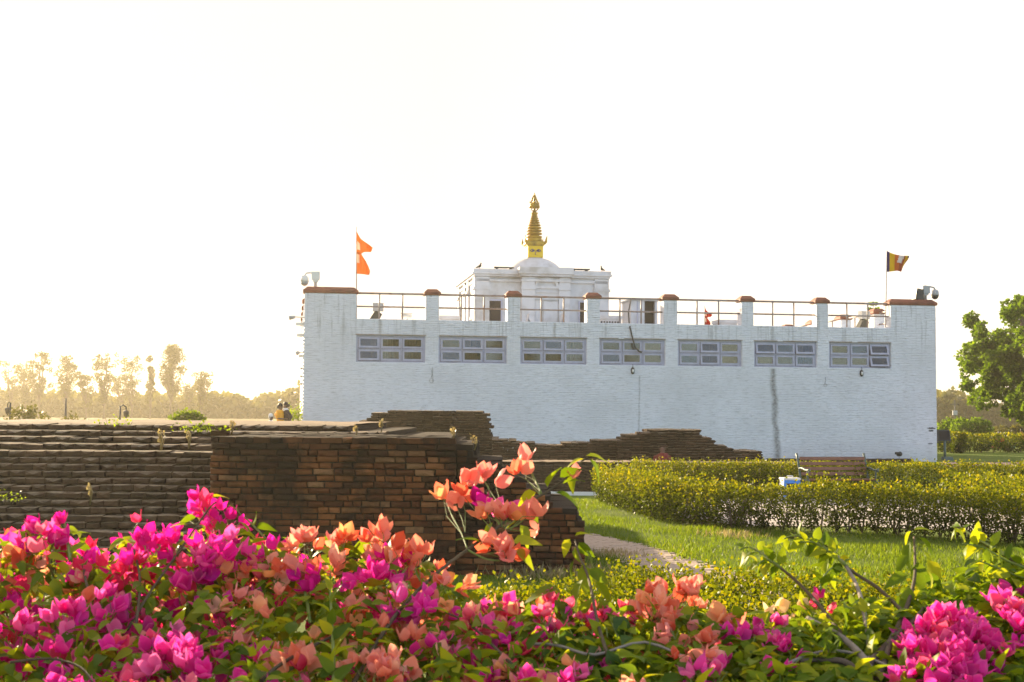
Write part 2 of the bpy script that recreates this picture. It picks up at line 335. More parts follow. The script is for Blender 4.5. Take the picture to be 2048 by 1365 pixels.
# ------------------------------------------------------------------ terrain
def sstep(a, b, x):
    t = np.clip((x - a) / (b - a), 0, 1); return t * t * (3 - 2 * t)
def height(x, y):
    return .62 * sstep(20, 30, y) * sstep(-2.0, -9.0, x) - .012
def ground():
    xs = np.concatenate([np.linspace(-900, -60, 18), np.linspace(-55, 55, 111), np.linspace(60, 900, 18)])
    ys = np.concatenate([np.linspace(-60, -2, 8), np.linspace(0, 110, 111), np.linspace(115, 1500, 30)])
    Xg, Yg = np.meshgrid(xs, ys, indexing='ij'); nx, ny = Xg.shape
    Zg = height(Xg, Yg)
    V = np.stack([Xg, Yg, Zg], -1).reshape(-1, 3); i, j = np.meshgrid(np.arange(nx - 1), np.arange(ny - 1), indexing='ij')
    a = (i * ny + j).ravel(); F = np.stack([a, a + ny, a + ny + 1, a + 1], 1)
    m, nt, bs, out = new_mat('grassy_ground')
    pos = nd(nt, 'ShaderNodeNewGeometry').outputs['Position']
    c = mixc(nt, ramp(nt, noise_tex(nt, .5, 7, pos, .65), [(.35, (0, 0, 0)), (.65, (1, 1, 1))]), (.07, .11, .014), (.13, .18, .02))
    c = mixc(nt, ramp(nt, noise_tex(nt, 1.1, 6, pos, .7), [(.60, (0, 0, 0)), (.75, (.8, .8, .8))]), c, (.15, .12, .06))
    c = mixc(nt, .4, c, mixc(nt, noise_tex(nt, 30, 4, pos), (.3, .3, .3), (1.3, 1.3, 1.3)), 'MULTIPLY')
    sp = nd(nt, 'ShaderNodeSeparateXYZ'); nt.links.new(pos, sp.inputs[0])
    mr = nd(nt, 'ShaderNodeMapRange'); mr.inputs[1].default_value = 28; mr.inputs[2].default_value = 60
    nt.links.new(sp.outputs[1], mr.inputs[0])
    lf = nd(nt, 'ShaderNodeMapRange'); lf.inputs[1].default_value = 2; lf.inputs[2].default_value = -8; nt.links.new(sp.outputs[0], lf.inputs[0])
    c = mixc(nt, mathn(nt, 'MULTIPLY', mr.outputs[0], lf.outputs[0]), c, (.22, .18, .08))
    nt.links.new(c, bs.inputs['Base Color']); bs.inputs['Roughness'].default_value = .95; bs.inputs['Specular IOR Level'].default_value = .1
    bumpn(nt, bs, noise_tex(nt, 12, 6, pos), .7, .04)
    return tag(link_mesh('ground', np_mesh('ground', V, F, m, None, True)), kind='structure')
ground()
def sheet(name, pts, z, mat, rag=0.0, step=.25):
    P = [Vector((p.x, p.y, z)) for p in pts]
    if rag:
        Q = []
        for i, p in enumerate(P):
            q = P[(i + 1) % len(P)]; n = max(1, int((q - p).length / step))
            for k in range(n):
                a = p.lerp(q, k / n); Q.append(a + Vector((rnd.uniform(-rag, rag), rnd.uniform(-rag, rag), 0)))
        P = Q
    return tag(MB().add(P, [tuple(range(len(P)))]).build(name, mat), kind='structure')
sheet('plaza', [gnd(1225, 990), gnd(1330, 1030), gnd(1490, 1053), gnd(1720, 1053), gnd(2200, 1075), Vector((16, 30.9, 0)), Vector((2.6, 30.9, 0))], .004, M['paving'])
sheet('walkway', [gnd(1878, 933), gnd(1878, 925), gnd(2300, 927), gnd(2300, 935)], .004, M['walk'])

# brick path: the laid bricks one by one
path_c = [(1140, 1070), (1172, 1081), (1240, 1096), (1300, 1116), (1360, 1138), (1420, 1160), (1480, 1184), (1560, 1215), (1640, 1250)]
PC = [gnd(x, y) for x, y in path_c]
def path():
    base = MB(); root = empty('brick_path', PC[2], 0); tag(root, kind='structure')
    L = []; R = []
    for i, p in enumerate(PC):
        d = (PC[min(i + 1, len(PC) - 1)] - PC[max(i - 1, 0)]).normalized(); n = Vector((-d.y, d.x, 0))
        L.append(p + n * .42); R.append(p - n * .42)
    vs = [q - root.location + Vector((0, 0, .006)) for q in L + R]; n = len(L)
    base.add(vs, [(i, i + 1, n + i + 1, n + i) for i in range(n - 1)]).build('bed', M['pathbrick'], root)
    meshes = []
    for k in range(5):
        b = MB(); j = lambda: rnd.uniform(-.007, .007)
        v = [(x * .115 + j(), y * .055 + j(), z) for z in (0, .018) for x, y in ((-1, -1), (1, -1), (1, 1), (-1, 1))]
        v += [(x * .1 + j(), y * .044 + j(), .022 + j() * .3) for x, y in ((-1, -1), (1, -1), (1, 1), (-1, 1))]
        b.add(v, [(0, 1, 5, 4), (1, 2, 6, 5), (2, 3, 7, 6), (3, 0, 4, 7), (4, 5, 9, 8), (5, 6, 10, 9), (6, 7, 11, 10), (7, 4, 8, 11), (8, 9, 10, 11)])
        meshes.append(b.data('path_brick', M['pathbrick']))
    rest = MB(); cnt = 0; cand = []
    for i in range(len(PC) - 1):
        a, b = PC[i], PC[i + 1]; d = (b - a); L_ = d.length; d.normalize(); nn = Vector((-d.y, d.x, 0)); k = 0; ang = math.atan2(d.y, d.x)
        while k * .125 < L_:
            for q in range(-2, 2):
                if rnd.random() < .04 or (q in (-2, 1) and rnd.random() < .2): continue
                p = a + d * (k * .125) + nn * (q * .242 + (.16 if k % 2 else .06) + rnd.uniform(-.004, .004))
                cand.append((p, ang + math.pi / 2 + rnd.uniform(-.03, .03)))
            k += 1
    cand.sort(key=lambda c: c[0].length)
    # only those near the frame's clear view of the path
    vis = [c for c in cand if 13.5 < c[0].y < 21][:290]; vs_ = set(id(c) for c in vis)
    for p, a in vis:
        o = link_mesh('brick', rnd.choice(meshes), root, p - root.location + Vector((0, 0, .002 + rnd.uniform(-.012, -.005)))); o.rotation_euler = (rnd.uniform(-.012, .012), rnd.uniform(-.012, .012), a)
    for c in cand:
        if id(c) in vs_: continue
        Mx = Matrix.Translation(c[0] - root.location) @ Matrix.Rotation(c[1], 4, 'Z'); z_ = rnd.uniform(.009, .018); rest.box(-.112, .112, -.055, .055, 0, z_, 0, Mx)
    tag(rest.build('outer_bricks', M['pathbrick'], root), kind='stuff')
path()

# ------------------------------------------------------------------ the white temple
def S(px, py=650, t=0): return fac(px, py, t)[0]
def Zf(px, py, t=0): return fac(px, py, t)[1]
WINX = [(712.4, 850.5), (877.4, 1013.3), (1040.8, 1173.2), (1199, 1329.9), (1356, 1483.4), (1508.5, 1633.1), (1658.3, 1781)]
WT = np.mean([Zf(712, 668), Zf(1040, 674.8), Zf(1356, 681), Zf(1658, 685)]); WB = np.mean([Zf(712, 724), Zf(1041, 728), Zf(1356, 733), Zf(1658, 737.5)])
SILL = np.mean([Zf(712, 639), Zf(1013, 642), Zf(1480, 651), Zf(1781, 656)])
CAPB = np.mean([Zf(608, 587.4), Zf(865, 591), Zf(1187, 597.5), Zf(1340, 601), Zf(1644, 607), Zf(1873, 611)])
PIL = [(608, 713), (851.5, 878), (1015, 1040), (1174, 1199.5), (1327.4, 1354.3), (1483, 1506.7), (1633, 1656), (1781, 1873)]
BD, TH = 25.0, .5
T = empty('temple_building', BO, YAW, 'white painted brick temple hall with seven lilac window bands and brown capped parapet pillars', 'temple')
PS = [(max(0, S(a, 620)), min(BW, S(b, 620))) for a, b in PIL]; PS[0] = (0, PS[0][1]); PS[-1] = (PS[-1][0], BW)
WS = [(S(a, 700), S(b, 700)) for a, b in WINX]
def body():
    b = MB()
    b.box(0, BW, .02, TH, -.3, WB); edges = [0] + [q for w in WS for q in w] + [BW]
    for i in range(0, len(edges), 2): b.box(edges[i], edges[i + 1], .02, TH, WB, WT)
    b.box(0, BW, .02, TH, WT, SILL)
    b.box(0, TH, TH, BD, -.3, SILL); b.box(BW - TH, BW, TH, BD, -.3, SILL); b.box(TH, BW - TH, BD - TH, BD, -.3, SILL)
    b.build('wall', M['white'], T)
    r = MB().box(TH, BW - TH, TH, BD - TH, SILL - .62, SILL - .42); r.build('roof', M['plaster'], T)
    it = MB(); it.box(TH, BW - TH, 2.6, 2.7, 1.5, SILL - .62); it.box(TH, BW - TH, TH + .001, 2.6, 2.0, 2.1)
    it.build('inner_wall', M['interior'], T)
body()
def brickwork():
    b = MB(); H = .071; z = .0; row = 0
    while z + H <= CAPB + .001:
        iv = [(0, BW)]
        zc = z + H / 2
        if WB - .02 < zc < WT + .02:
            e = [0] + [q for w in WS for q in (w[0] - .02, w[1] + .02)] + [BW]; iv = [(e[i], e[i + 1]) for i in range(0, len(e), 2)]
        elif zc > SILL: iv = list(PS)
        for a, c in iv:
            s = a; first = True
            while s < c - 1e-4:
                L = .235 * (rnd.random() * .15 + .92)
                if first and row % 2: L *= .5
                first = False
                e2 = min(c, s + L)
                if c - e2 < .07: e2 = c
                d = rnd.uniform(0, .012) + (.012 if rnd.random() < .08 else 0); j = rnd.uniform(-.004, .004)
                y0 = -.012 - d
                v = [(s + .002, y0, z + .006 + j), (e2 - .002, y0, z + .006 + j), (e2 - .002, y0, z + H - .007 + j), (s + .002, y0, z + H - .007 + j), (s + .002, .02, z + .002), (e2 - .002, .02, z + .002), (e2 - .002, .02, z + H - .001), (s + .002, .02, z + H - .001)]
                b.add(v, [(0, 1, 2, 3), (4, 5, 1, 0), (3, 2, 6, 7), (1, 5, 6, 2), (4, 0, 3, 7)]); s = e2
        z += H; row += 1
    for k in range(int(SILL / .142)):          # toothed brick ends on the near side wall
        b.box(-.03 - rnd.uniform(0, .03), .0, .03, .28, k * .142, k * .142 + .066)
    tag(b.build('brickwork', M['white'], T), kind='stuff')
brickwork()
def cap_mesh(w, d, h=.26, o=.07):
    x, y = w / 2, d / 2; b = MB()
    lv = [(x + o * .6, y + o * .6, 0), (x + o, y + o, .03), (x + o, y + o, .12), (x - min(.12, x * .35) + .02, y - .10, h)]
    vs = [(sx * a, sy * c, z) for a, c, z in lv for sx, sy in ((-1, -1), (1, -1), (1, 1), (-1, 1))]
    fs = [(i * 4 + j, i * 4 + (j + 1) % 4, i * 4 + 4 + (j + 1) % 4, i * 4 + 4 + j) for i in range(3) for j in range(4)] + [(3, 2, 1, 0), (12, 13, 14, 15)]
    return b.add(vs, fs)
def pillar(s0, s1, t0, t1):
    p = MB().box(s0, s1, t0, t1, SILL, CAPB).build('parapet_pillar', M['white'], T)
    c = cap_mesh(s1 - s0, t1 - t0).build('cap', M['cap'], p, ((s0 + s1) / 2, (t0 + t1) / 2, CAPB)); return p
for i, (a, c) in enumerate(PS): pillar(a, c, .02, TH + .02)
side_t = [5.0, 8.8, 12.6, 16.4, 20.2]
for t in side_t:
    pillar(BW - TH, BW, t, t + .62); pillar(0, TH, t, t + .62)
for s in np.linspace(2.5, BW - 3, 7): pillar(s, s + .6, BD - TH, BD)
def railing(p0, p1, name='railing'):
    p0, p1 = Vector(p0), Vector(p1); o = MB(); ht = 1.03
    root = MB().tube([p0 + Vector((0, 0, ht)), p1 + Vector((0, 0, ht))], .042, 8).build(name, M['rail'], T)
    MB().tube([p0 + Vector((0, 0, .5)), p1 + Vector((0, 0, .5))], .034, 8).build('rail', M['rail'], root)
    for k in (1 / 3, 2 / 3):
        q = p0.lerp(p1, k); MB().tube([q + Vector((0, 0, -.02)), q + Vector((0, 0, ht))], .034, 8).build('post', M['rail'], root)
for i in range(7): railing((PS[i][1] - .01, .22, SILL), (PS[i + 1][0] + .01, .22, SILL))
tt = [TH] + [v for t in side_t for v in (t, t + .62)] + [BD - TH]
for k in range(0, len(tt), 2): railing((BW - .25, tt[k], SILL), (BW - .25, tt[k + 1], SILL)); railing((.25, tt[k], SILL), (.25, tt[k + 1], SILL))
M['curtain'] = simple('olive_brown_curtain', (.045, .034, .013), .9, .35, 3, .2)
open_sash = {(0, 0, 0): .10, (0, 0, 1): .12, (1, 1, 0): .08, (2, 1, 0): .06, (3, 0, 1): .06, (4, 1, 0): .12, (4, 1, 1): .10, (5, 0, 0): .13, (5, 2, 0): .14, (5, 1, 0): .07, (5, 2, 1): .05, (6, 2, 0): .22, (6, 2, 1): .24, (6, 1, 0): .05, (1, 0, 1): .07, (4, 0, 1): .04}
for wi, (a, c) in enumerate(WS):
    w, h = c - a, WT - WB; f = .075; b = MB(); y0, y1 = .07, .17
    b.box(a, c, y0, y1, WT - f, WT); b.box(a, c, y0, y1, WB, WB + f * .8)
    b.box(a, a + f, y0, y1, WB + f * .8, WT - f); b.box(c - f, c, y0, y1, WB + f * .8, WT - f)
    iw = (w - 2 * f) / 3; zb, zt = WB + f * .8, WT - f; ih = (zt - zb) / 2
    for k in (1, 2): b.box(a + f + iw * k - .022, a + f + iw * k + .022, y0 + .004, y1, zb, zt)
    for k in range(3): b.box(a + f + iw * k + (.022 if k else 0), a + f + iw * (k + 1) - (.022 if k < 2 else 0), y0 + .008, y1, zb + ih - .02, zb + ih + .02)
    root = b.build('window', M['lilac'], T)
    MB().box(a - .03, c + .03, -.03, .06, WT + .002, WT + .03).build('lintel_strip', M['rail'], root)
    for ci in range(3):
        for ri in range(2):
            x0 = a + f + iw * ci + (.022 if ci else 0) + .012; x1 = a + f + iw * (ci + 1) - (.022 if ci < 2 else 0) - .012
            z1 = (zt if ri == 0 else zb + ih - .02) - .012; z0 = (zb + ih + .02 if ri == 0 else zb) + .012
            ang = open_sash.get((wi, ci, ri), rnd.uniform(0, .02)); B = .074; ww, hh = x1 - x0, z1 - z0
            s = MB(); s.box(0, ww, -.03, .03, -B, 0); s.box(0, ww, -.03, .03, -hh, -hh + B * 1.05); s.box(0, B, -.03, .03, -hh + B * 1.05, -B); s.box(ww - B, ww, -.03, .03, -hh + B * 1.05, -B)
            so_ = s.build('sash', M['lilac'], root, (x0, y0 + .01, z1)); so_.rotation_euler = (-ang * 1.2, 0, 0)
            g = MB().box(B, ww - B, -.006, .004, -hh + B * 1.05, -B).build('pane', M['glass'], root, (x0, y0 + .01, z1)); g.rotation_euler = (-ang * 1.2, 0, 0)
        if rnd.random() < .35:      # a curtain hanging behind part of the column
            cw = iw * rnd.uniform(.25, .75); cx = a + f + iw * ci + rnd.uniform(0, iw - cw); n = 14
            vs = [(cx + cw * k / n, .40 + .035 * math.sin(k * 2.1 + wi), z) for z in (WB + .02, WT) for k in range(n + 1)]
            MB().add(vs, [(k, k + 1, n + 2 + k, n + 1 + k) for k in range(n)], 0, True).build('curtain', M['curtain'], root)
# ------------------------------------------------------------------ the shrine tower on the roof
TT = 9.0
def Q(px, py, t=TT): return fac(px, py, t)
tx0, tx1 = Q(952.7, 560)[0], Q(1214, 560)[0]
tz = Q(952, 538)[1]; TD = 6.6; ROOF = SILL - .42
TW = empty('shrine_tower', bw((tx0 + tx1) / 2, TT + TD / 2, ROOF), YAW, 'square white plastered shrine tower with stepped cornice, low dome and gilded spire', 'tower')
hw, hd, th = (tx1 - tx0) / 2, TD / 2, tz - ROOF
tsc = (tx0 + tx1) / 2
def lx(px, t=TT): return Q(px, 560, t)[0] - tsc
def lz(py, px=1068, t=TT): return Q(px, py, t)[1] - ROOF
wx0, wx1, wz1 = lx(973), lx(1002), lz(602, 985); vx0, vx1 = lx(1160), lx(1176)
px0, px1 = lx(1042), lx(1136)
def tower():
    b = MB(); ch = .34
    zt = th - ch
    b.box(-hw, hw, -hd + .04, hd, 0, zt)                       # core
    root_wall = b.build('wall', M['plaster'], TW)
    for s0, s1 in ((-hw, -hw + .62), (hw - .62, hw)):          # corner pilasters, front
        d = MB(); d.box(s0, s1, -hd - .06, -hd + .05, 0, zt - .02); d.box(s0 - .04, s1 + .04, -hd - .10, -hd + .05, zt - .62, zt - .50); d.box(s0 - .02, s1 + .02, -hd - .08, -hd + .05, zt - .70, zt - .625); d.build('pilaster', M['plaster'], TW)
    for t0 in (-hd - .02, -hd + 2.3, hd - 2.9, hd - .6):        # pilasters on the sunny side wall
        for sg in (-1, 1):
            x0, x1 = (sg * hw, sg * (hw + .09)); d = MB(); d.box(x0, x1, t0, t0 + .6, 0, zt - .02); d.box(x0, sg * (hw + .15), t0 - .05, t0 + .65, zt - .62, zt - .5); d.build('pilaster', M['plaster'], TW)
    c = MB()                                                   # cornice in four courses
    for k, (o, z0, z1) in enumerate(((.06, zt - .24, zt - .12), (.12, zt, zt + .10), (.20, zt + .103, zt + .19), (.16, zt + .193, zt + ch))):
        c.box(-hw - o, hw + o, -hd - o, hd + o, z0, z1)
    c.build('cornice', M['plaster'], TW)
    # projecting centre bay
    p = MB(); py = -hd - .42
    zc = lz(536.8, 1090) - .02
    p.box(px0, px1, py + .10, -hd - .01, 0, zt)
    pw = lx(1067) - px0
    for s0, s1 in ((px0 - .02, px0 + pw), (px1 - pw * .85, px1 + .02)):
        p.box(s0, s1, py, py + .099, 0, zt - .02); p.box(s0 - .04, s1 + .04, py - .05, py + .09, zt - .62, zt - .5)
    for k, (o, z0, z1) in enumerate(((.05, zt - .24, zt - .12), (.12, zt + .004, zt + .11), (.20, zt + .113, zt + .21), (.16, zt + .213, zc))):
        p.box(px0 - o, px1 + o, py - o, -hd - .02, z0, z1)
    bay = p.build('centre_bay', M['plaster'], TW)
    a0, a1 = lx(1068), lx(1114); am = (a0 + a1) / 2; ar = (a1 - a0) / 2; az = lz(574, 1090)
    ped = MB(); n = 16; rh = lz(557, 1090) - az
    outer = [(am + (ar + .02) * math.cos(math.pi * k / n), az + rh * math.sin(math.pi * k / n)) for k in range(n + 1)]
    inner = [(am + (ar - .12) * math.cos(math.pi * k / n), az + (rh - .12) * math.sin(math.pi * k / n)) for k in range(n + 1)]
    for k in range(n): ped.prism([outer[k], outer[k + 1], inner[k + 1], inner[k]][::-1], py + .01, py + .11)
    ped.box(a0 - .03, a1 + .03, py + .012, py + .11, az - .12, az - .002); zz = lz(584.6, 1090); ped.box(a0, a1, py + .03, py + .11, zz - .06, zz)
    ped.build('arched_pediment', M['plaster'], bay)
    dz = lz(602.7, 1090); dr = MB(); dr.box(a0, a0 + .34, py + .06, py + .12, 0, dz); dr.box(a0 + .40, a1 - .04, py + .04, py + .115, 0, dz - .05)
    dr.build('blind_door', M['plaster'], bay); MB().box(a0 - .02, a1 + .02, py + .03, py + .11, dz, dz + .05).build('lintel', M['grey'], bay)
    for s0, s1, nm in ((wx0, wx1, 1), (vx0, vx1, 2)):
        w = MB(); fr = .05
        w.box(s0 - .07, s0, -hd - .03, -hd + .06, 0, wz1 + .07); w.box(s1, s1 + .07, -hd - .03, -hd + .06, 0, wz1 + .07); w.box(s0, s1, -hd - .03, -hd + .06, wz1, wz1 + .07)
        wo = w.build('window', M['lilac'], TW)
        MB().box(s0, s1, -hd - .005, -hd + .05, 0, wz1).build('dark_screen', M['black'], wo)
    w = MB().box(-hw - .07, -hw + .01, -hd + .9, -hd + 1.9, 0, 1.3).build('window', M['lilac'], TW)
    MB().box(-hw - .08, -hw - .065, -hd + 1.0, -hd + 1.8, 0, 1.2).build('dark_screen', M['black'], w)
    # dome
    rx = (lx(1118, TT + hd) - lx(1018, TT + hd)) / 2; dcx = lx(1068, TT + hd)
    zb = th; dtop = lz(515.5, 1068, TT + hd)
    R = rx * 1.22; cz = dtop - math.sqrt(max(.01, R * R * 1.0)) * .78
    prof = [(R * math.cos(a) if a < math.pi / 2 - 1e-4 else .01, cz + .78 * R * math.sin(a)) for a in np.linspace(0, math.pi / 2, 16)]
    prof = [(prof[0][0], zb - .05)] + [q for q in prof if q[1] > zb - .04]
    MB().lathe(prof, dcx, 0, 40).build('dome', M['plaster'], TW)
    # gilded spire
    g = lambda py, px=1067: lz(py, px, TT + hd)
    mm = 1 / (FPX / (BO + N_ * (TT + hd)).y)          # metres per photo pixel there (roughly)
    u = lambda px: px * mm * 1.02
    s = MB(); z0, z1 = g(517), g(494); k = u(15.5); s.box(dcx - k, dcx + k, -k, k, z0, z1)
    sp = s.build('spire', M['gold_paint'], TW)
    e = MB(); zc_ = (z0 + z1) / 2 + .02
    for sx in (-1, 1):
        pts = [(dcx + sx * (u(2) + u(8.5) * t), -k - .012, zc_ + u(3.2) * math.sin(t * math.pi) * (.7 + .5 * t) + u(.8)) for t in np.linspace(0, 1, 9)]
        e.tube(pts, .022, 5); e.tube([(x, y, zc_ - (z - zc_) * .5 + u(1)) for x, y, z in pts], .018, 5)
        e.loft([(dcx + sx * u(5.5), -k - .012, zc_ + u(.6) + q, .05 * r, .012) for q, r in ((-.05, .3), (-.03, .9), (0, 1.1), (.03, .9), (.05, .3))], 8)
    e.tube([(dcx, -k - .012, zc_ + u(.5)), (dcx + .03, -k - .012, zc_ - u(2)), (dcx - .02, -k - .012, zc_ - u(4)), (dcx + .02, -k - .012, zc_ - u(7))], .02, 5)
    e.build('painted_eyes', M['eye'], sp)
    c = MB()
    for py0, py1, wpx in ((494, 492, 17), (492, 490.5, 18.5), (490.5, 487, 20.5), (487, 485, 18)):
        c.box(dcx - u(wpx), dcx + u(wpx), -u(wpx), u(wpx), g(py0) + .002, g(py1))
    c.build('crown_ledge', M['gold'], sp)
    h = MB()
    for sx, sy in ((-1, -1), (1, -1), (1, 1), (-1, 1)):
        h.tube([(dcx + sx * u(a), sy * u(a), g(p)) for a, p in ((18, 489), (20.5, 486), (21, 481), (22.5, 474))], [.07, .065, .045, .008], 6)
    h.build('corner_horn', M['gold'], sp)
    l = MB(); l.lathe([(u(a), g(p)) for a, p in ((15, 486), (16.5, 483), (15.5, 478), (14, 476), (6, 475.5))], dcx, 0, 24); l.build('lotus_base', M['gold'], sp)
    yy = [(477, 16.2), (470, 16.2), (464, 15.6), (458, 14.6), (452.5, 13.2), (447.5, 11.6), (443, 10.2), (439, 8.9), (435.5, 7.8), (432.5, 6.8), (430, 5.9)]
    for i, (p, w_) in enumerate(yy):
        hgt = (yy[i][0] - (yy[i + 1][0] if i < 10 else 428)) * mm
        MB().lathe([(u(w_) * .7, g(p)), (u(w_) * .98, g(p) + hgt * .12), (u(w_), g(p) + hgt * .4), (u(w_) * .93, g(p) + hgt * .6), (u(w_) * .66, g(p) + hgt * .64)], dcx, 0, 24).build('ring', M['gold'], sp)
    MB().lathe([(u(11), g(477)), (u(9.5), g(460)), (u(6.5), g(444)), (u(4), g(430)), (u(3), g(425))], dcx, 0, 16).build('ring_core', M['gold'], sp)
    MB().lathe([(u(a), g(p)) for a, p in ((4.5, 431), (5.5, 429), (7.5, 427), (7.5, 426), (4, 425.5), (2.5, 420), (2, 416))], dcx, 0, 16).build('neck', M['gold'], sp)
    um = MB(); um.lathe([(u(a), g(p)) for a, p in ((9.5, 416.5), (10.8, 416), (10.8, 413), (10, 409), (8, 408), (8, 407), (3, 406.5))], dcx, 0, 24)
    um.build('umbrella', M['gold'], sp)
    st = MB()
    for j in range(6):
        a = j * math.pi / 3 + .3; st.tube([(dcx + u(10) * math.cos(a), u(10) * math.sin(a), g(416)), (dcx + u(3) * math.cos(a), u(3) * math.sin(a), g(424))], .018, 5)
    for j in range(4):
        a = j * math.pi / 2 + .4; st.tube([(dcx + u(9.5) * math.cos(a), u(9.5) * math.sin(a), g(407)), (dcx + u(1.5) * math.cos(a), u(1.5) * math.sin(a), g(391))], .03, 5)
        st.tube([(dcx + u(9.5) * math.cos(a), u(9.5) * math.sin(a), g(407.5)), (dcx + u(11.5) * math.cos(a), u(11.5) * math.sin(a), g(405))], .03, 5)
    st.build('stay_rods', M['gold'], sp)
    MB().lathe([(u(a), g(p)) for a, p in ((3, 407), (3.4, 404), (1.8, 402), (2.6, 399.5), (1.2, 397), (2, 394), (2.6, 391.5), (1.4, 389), (.15, 385.5))], dcx, 0, 12).build('finial', M['gold'], sp)
tower()
def roof_plank(px0, px1, py, label, th_=.05, t=TT - .2, cat='plank'):
    s0, z = Q(px0, py, t); s1, _ = Q(px1, py, t)
    b = MB(); L = s1 - s0
    b.box(0, L, 0, .3, 0, th_); b.box(.1, .2, .02, .28, -.05, -.001); b.box(L - .2, L - .1, .02, .28, -.05, -.001)
    o = b.build('roof_plank', M['dark'], None, bw(s0, t, tz + .052)); o.rotation_euler = (0, 0, YAW)
    tag(o, label, cat, 'planks lying on the tower cornice')
roof_plank(988, 1028, 535, 'thin dark plank on the tower cornice beside the dome, under the tall flag side')
roof_plank(1142, 1180, 541, 'thin dark plank on the tower cornice between dome and outer corner')
roof_plank(1050, 1086, 535, 'thin dark plank above the arched centre bay of the tower', t=TT - .35)
def pigeon(px, py, t, label, rz):
    s, z = Q(px, py, t); r = empty('pigeon', bw(s, t, tz + .0), rz, label, 'bird', 'pigeons on the tower cornice')
    b = MB(); b.loft([(-.02, 0, .05, .03, .03), (0, 0, .08, .075, .05), (.01, 0, .13, .085, .055), (.04, 0, .18, .05, .04), (.055, 0, .22, .034, .03), (.06, 0, .26, .034, .03), (.06, 0, .285, .012, .012)], 10)
    b.tube([(-.04, 0, .09), (-.12, 0, .06), (-.19, 0, .04)], [.05, .035, .012], 6); b.tube([(.09, 0, .25), (.125, 0, .24)], [.012, .003], 5)
    b.build('body', M['dark'], r); l = MB(); l.tube([(.0, .02, 0), (.01, .02, .07)], .006, 5); l.tube([(.0, -.02, 0), (.01, -.02, .07)], .006, 5); l.build('legs', M['cap'], r)
pigeon(1204, 539, TT - .1, 'dark pigeon perched near the outer end of the tower cornice', 2.4)
pigeon(959, 537, TT - .1, 'dark pigeon perched on the sunny corner of the tower cornice', .3)
# two little white niche shrines on the roof before the tower
for px, lab in ((1057, 'small white niche shrine with dark opening under the arched bay, nearer the dark tower window'), (1125, 'small white niche shrine with dark opening by the parapet pillar before the narrow tower window')):
    t = TT - 1.4; s, z = Q(px, 628, t); r = empty('niche_shrine', bw(s, t, ROOF), YAW, lab, 'shrine', 'little niche shrines on the temple roof')
    H = z - ROOF; w = .3; b = MB(); b.prism([(-w, 0), (-.12, 0), (-.12, H * .62), (0, H * .78), (.12, H * .62), (.12, 0), (w, 0), (w * .95, H * .66), (0, H)][::-1], -.25, .25)
    b.build('shell', M['plaster'], r); MB().box(-.119, .119, .1, .2, 0, H * .6).build('dark_recess', M['black'], r)

# ------------------------------------------------------------------ roof furniture behind the parapet
def on_roof(px, t, z=None):
    return bw(S(px, 640, t), t, ROOF if z is None else z)
def cabin():
    t = 4.0; s0, s1 = S(1262, 620, t), S(1315, 620, t); z1 = Zf(1290, 599, t) - ROOF
    r = empty('roof_cabin', bw((s0 + s1) / 2, t, ROOF), YAW, 'small pale box cabin with a wide dark doorway on the temple roof', 'cabin'); w = (s1 - s0) / 2
    b = MB(); b.box(-w, -w + .28, 0, 1.6, 0, z1 - .07); b.box(-w + .28, -w + .62, .03, 1.6, 0, z1 - .07); b.box(w - .10, w, 0, 1.6, 0, z1 - .07); b.box(-w + .62, w - .10, 1.3, 1.6, 0, z1 - .07)
    b.build('wall', M['plaster'], r); MB().box(-w - .05, w + .05, -.06, 1.65, z1 - .07, z1).build('roof', M['grey'], r)
    MB().box(-w + .621, w - .101, .25, .30, 0, z1 - .08).build('dark_door', M['interior'], r); MB().box(-w + .26, -w + .31, -.02, .02, .0, z1 - .08).build('door_jamb', M['lilac'], r)
cabin()
def vent_box(px0, px1, py, t, label, slots):
    s0, s1 = S(px0, 640, t), S(px1, 640, t); z1 = Zf((px0 + px1) / 2, py, t) - ROOF
    r = empty('roof_box', bw((s0 + s1) / 2, t, ROOF), YAW, label, 'roof box', 'low white boxes on the temple roof'); w = (s1 - s0) / 2
    MB().box(-w, w, 0, 1.0, 0, z1 - .14).build('casing', M['plaster'], r); MB().box(-w - .05, w + .05, -.05, 1.05, z1 - .14, z1).build('lid', M['plaster'], r)
    if slots:
        n = int(w * 2 / .12)
        for k in range(n): MB().box(-w + .04 + k * .12, -w + .10 + k * .12, -.02, -.001, z1 - .36, z1 - .24).build('slot', M['black'], r)
vent_box(880, 917, 632, 3.0, 'low white roof box behind the second railing bay beside the shrine tower', False)
vent_box(1200, 1243, 632, 3.0, 'low white roof box with a row of dark vent slots beside the pale cabin', True)
vent_box(1440, 1474, 640, 3.0, 'low white roof box standing behind the small red flag', False)
def flood(px, py, t, rz, label, sc=1.0, z=None):   # floodlight on a small stand
    r = empty('floodlight', on_roof(px, t, z), rz, label, 'floodlight')
    MB().tube([(0, 0, 0), (0, 0, .55 * sc)], .03 * sc, 8).tube([(-.16 * sc, 0, .0), (.16 * sc, 0, 0.0)], .025 * sc, 6).build('stand', M['dark'], r)
    b = MB(); Mx = Matrix.Translation((-.08 * sc, 0, .30 * sc)) @ Matrix.Rotation(.5, 4, 'Y'); b.box(-.17 * sc, .17 * sc, -.12 * sc, .12 * sc, -.24 * sc, .24 * sc, 0, Mx, .03 * sc); b.build('housing', M['dark'], r)
    b = MB(); b.box(-.18 * sc, .2 * sc, -.1 * sc, .1 * sc, .55 * sc, .83 * sc); b.build('control_box', M['grey'], r)
    return r
flood(755, 625, 1.0, YAW, 'dark tilted floodlight with a grey box behind the first railing bay', 1.15, SILL - .25)
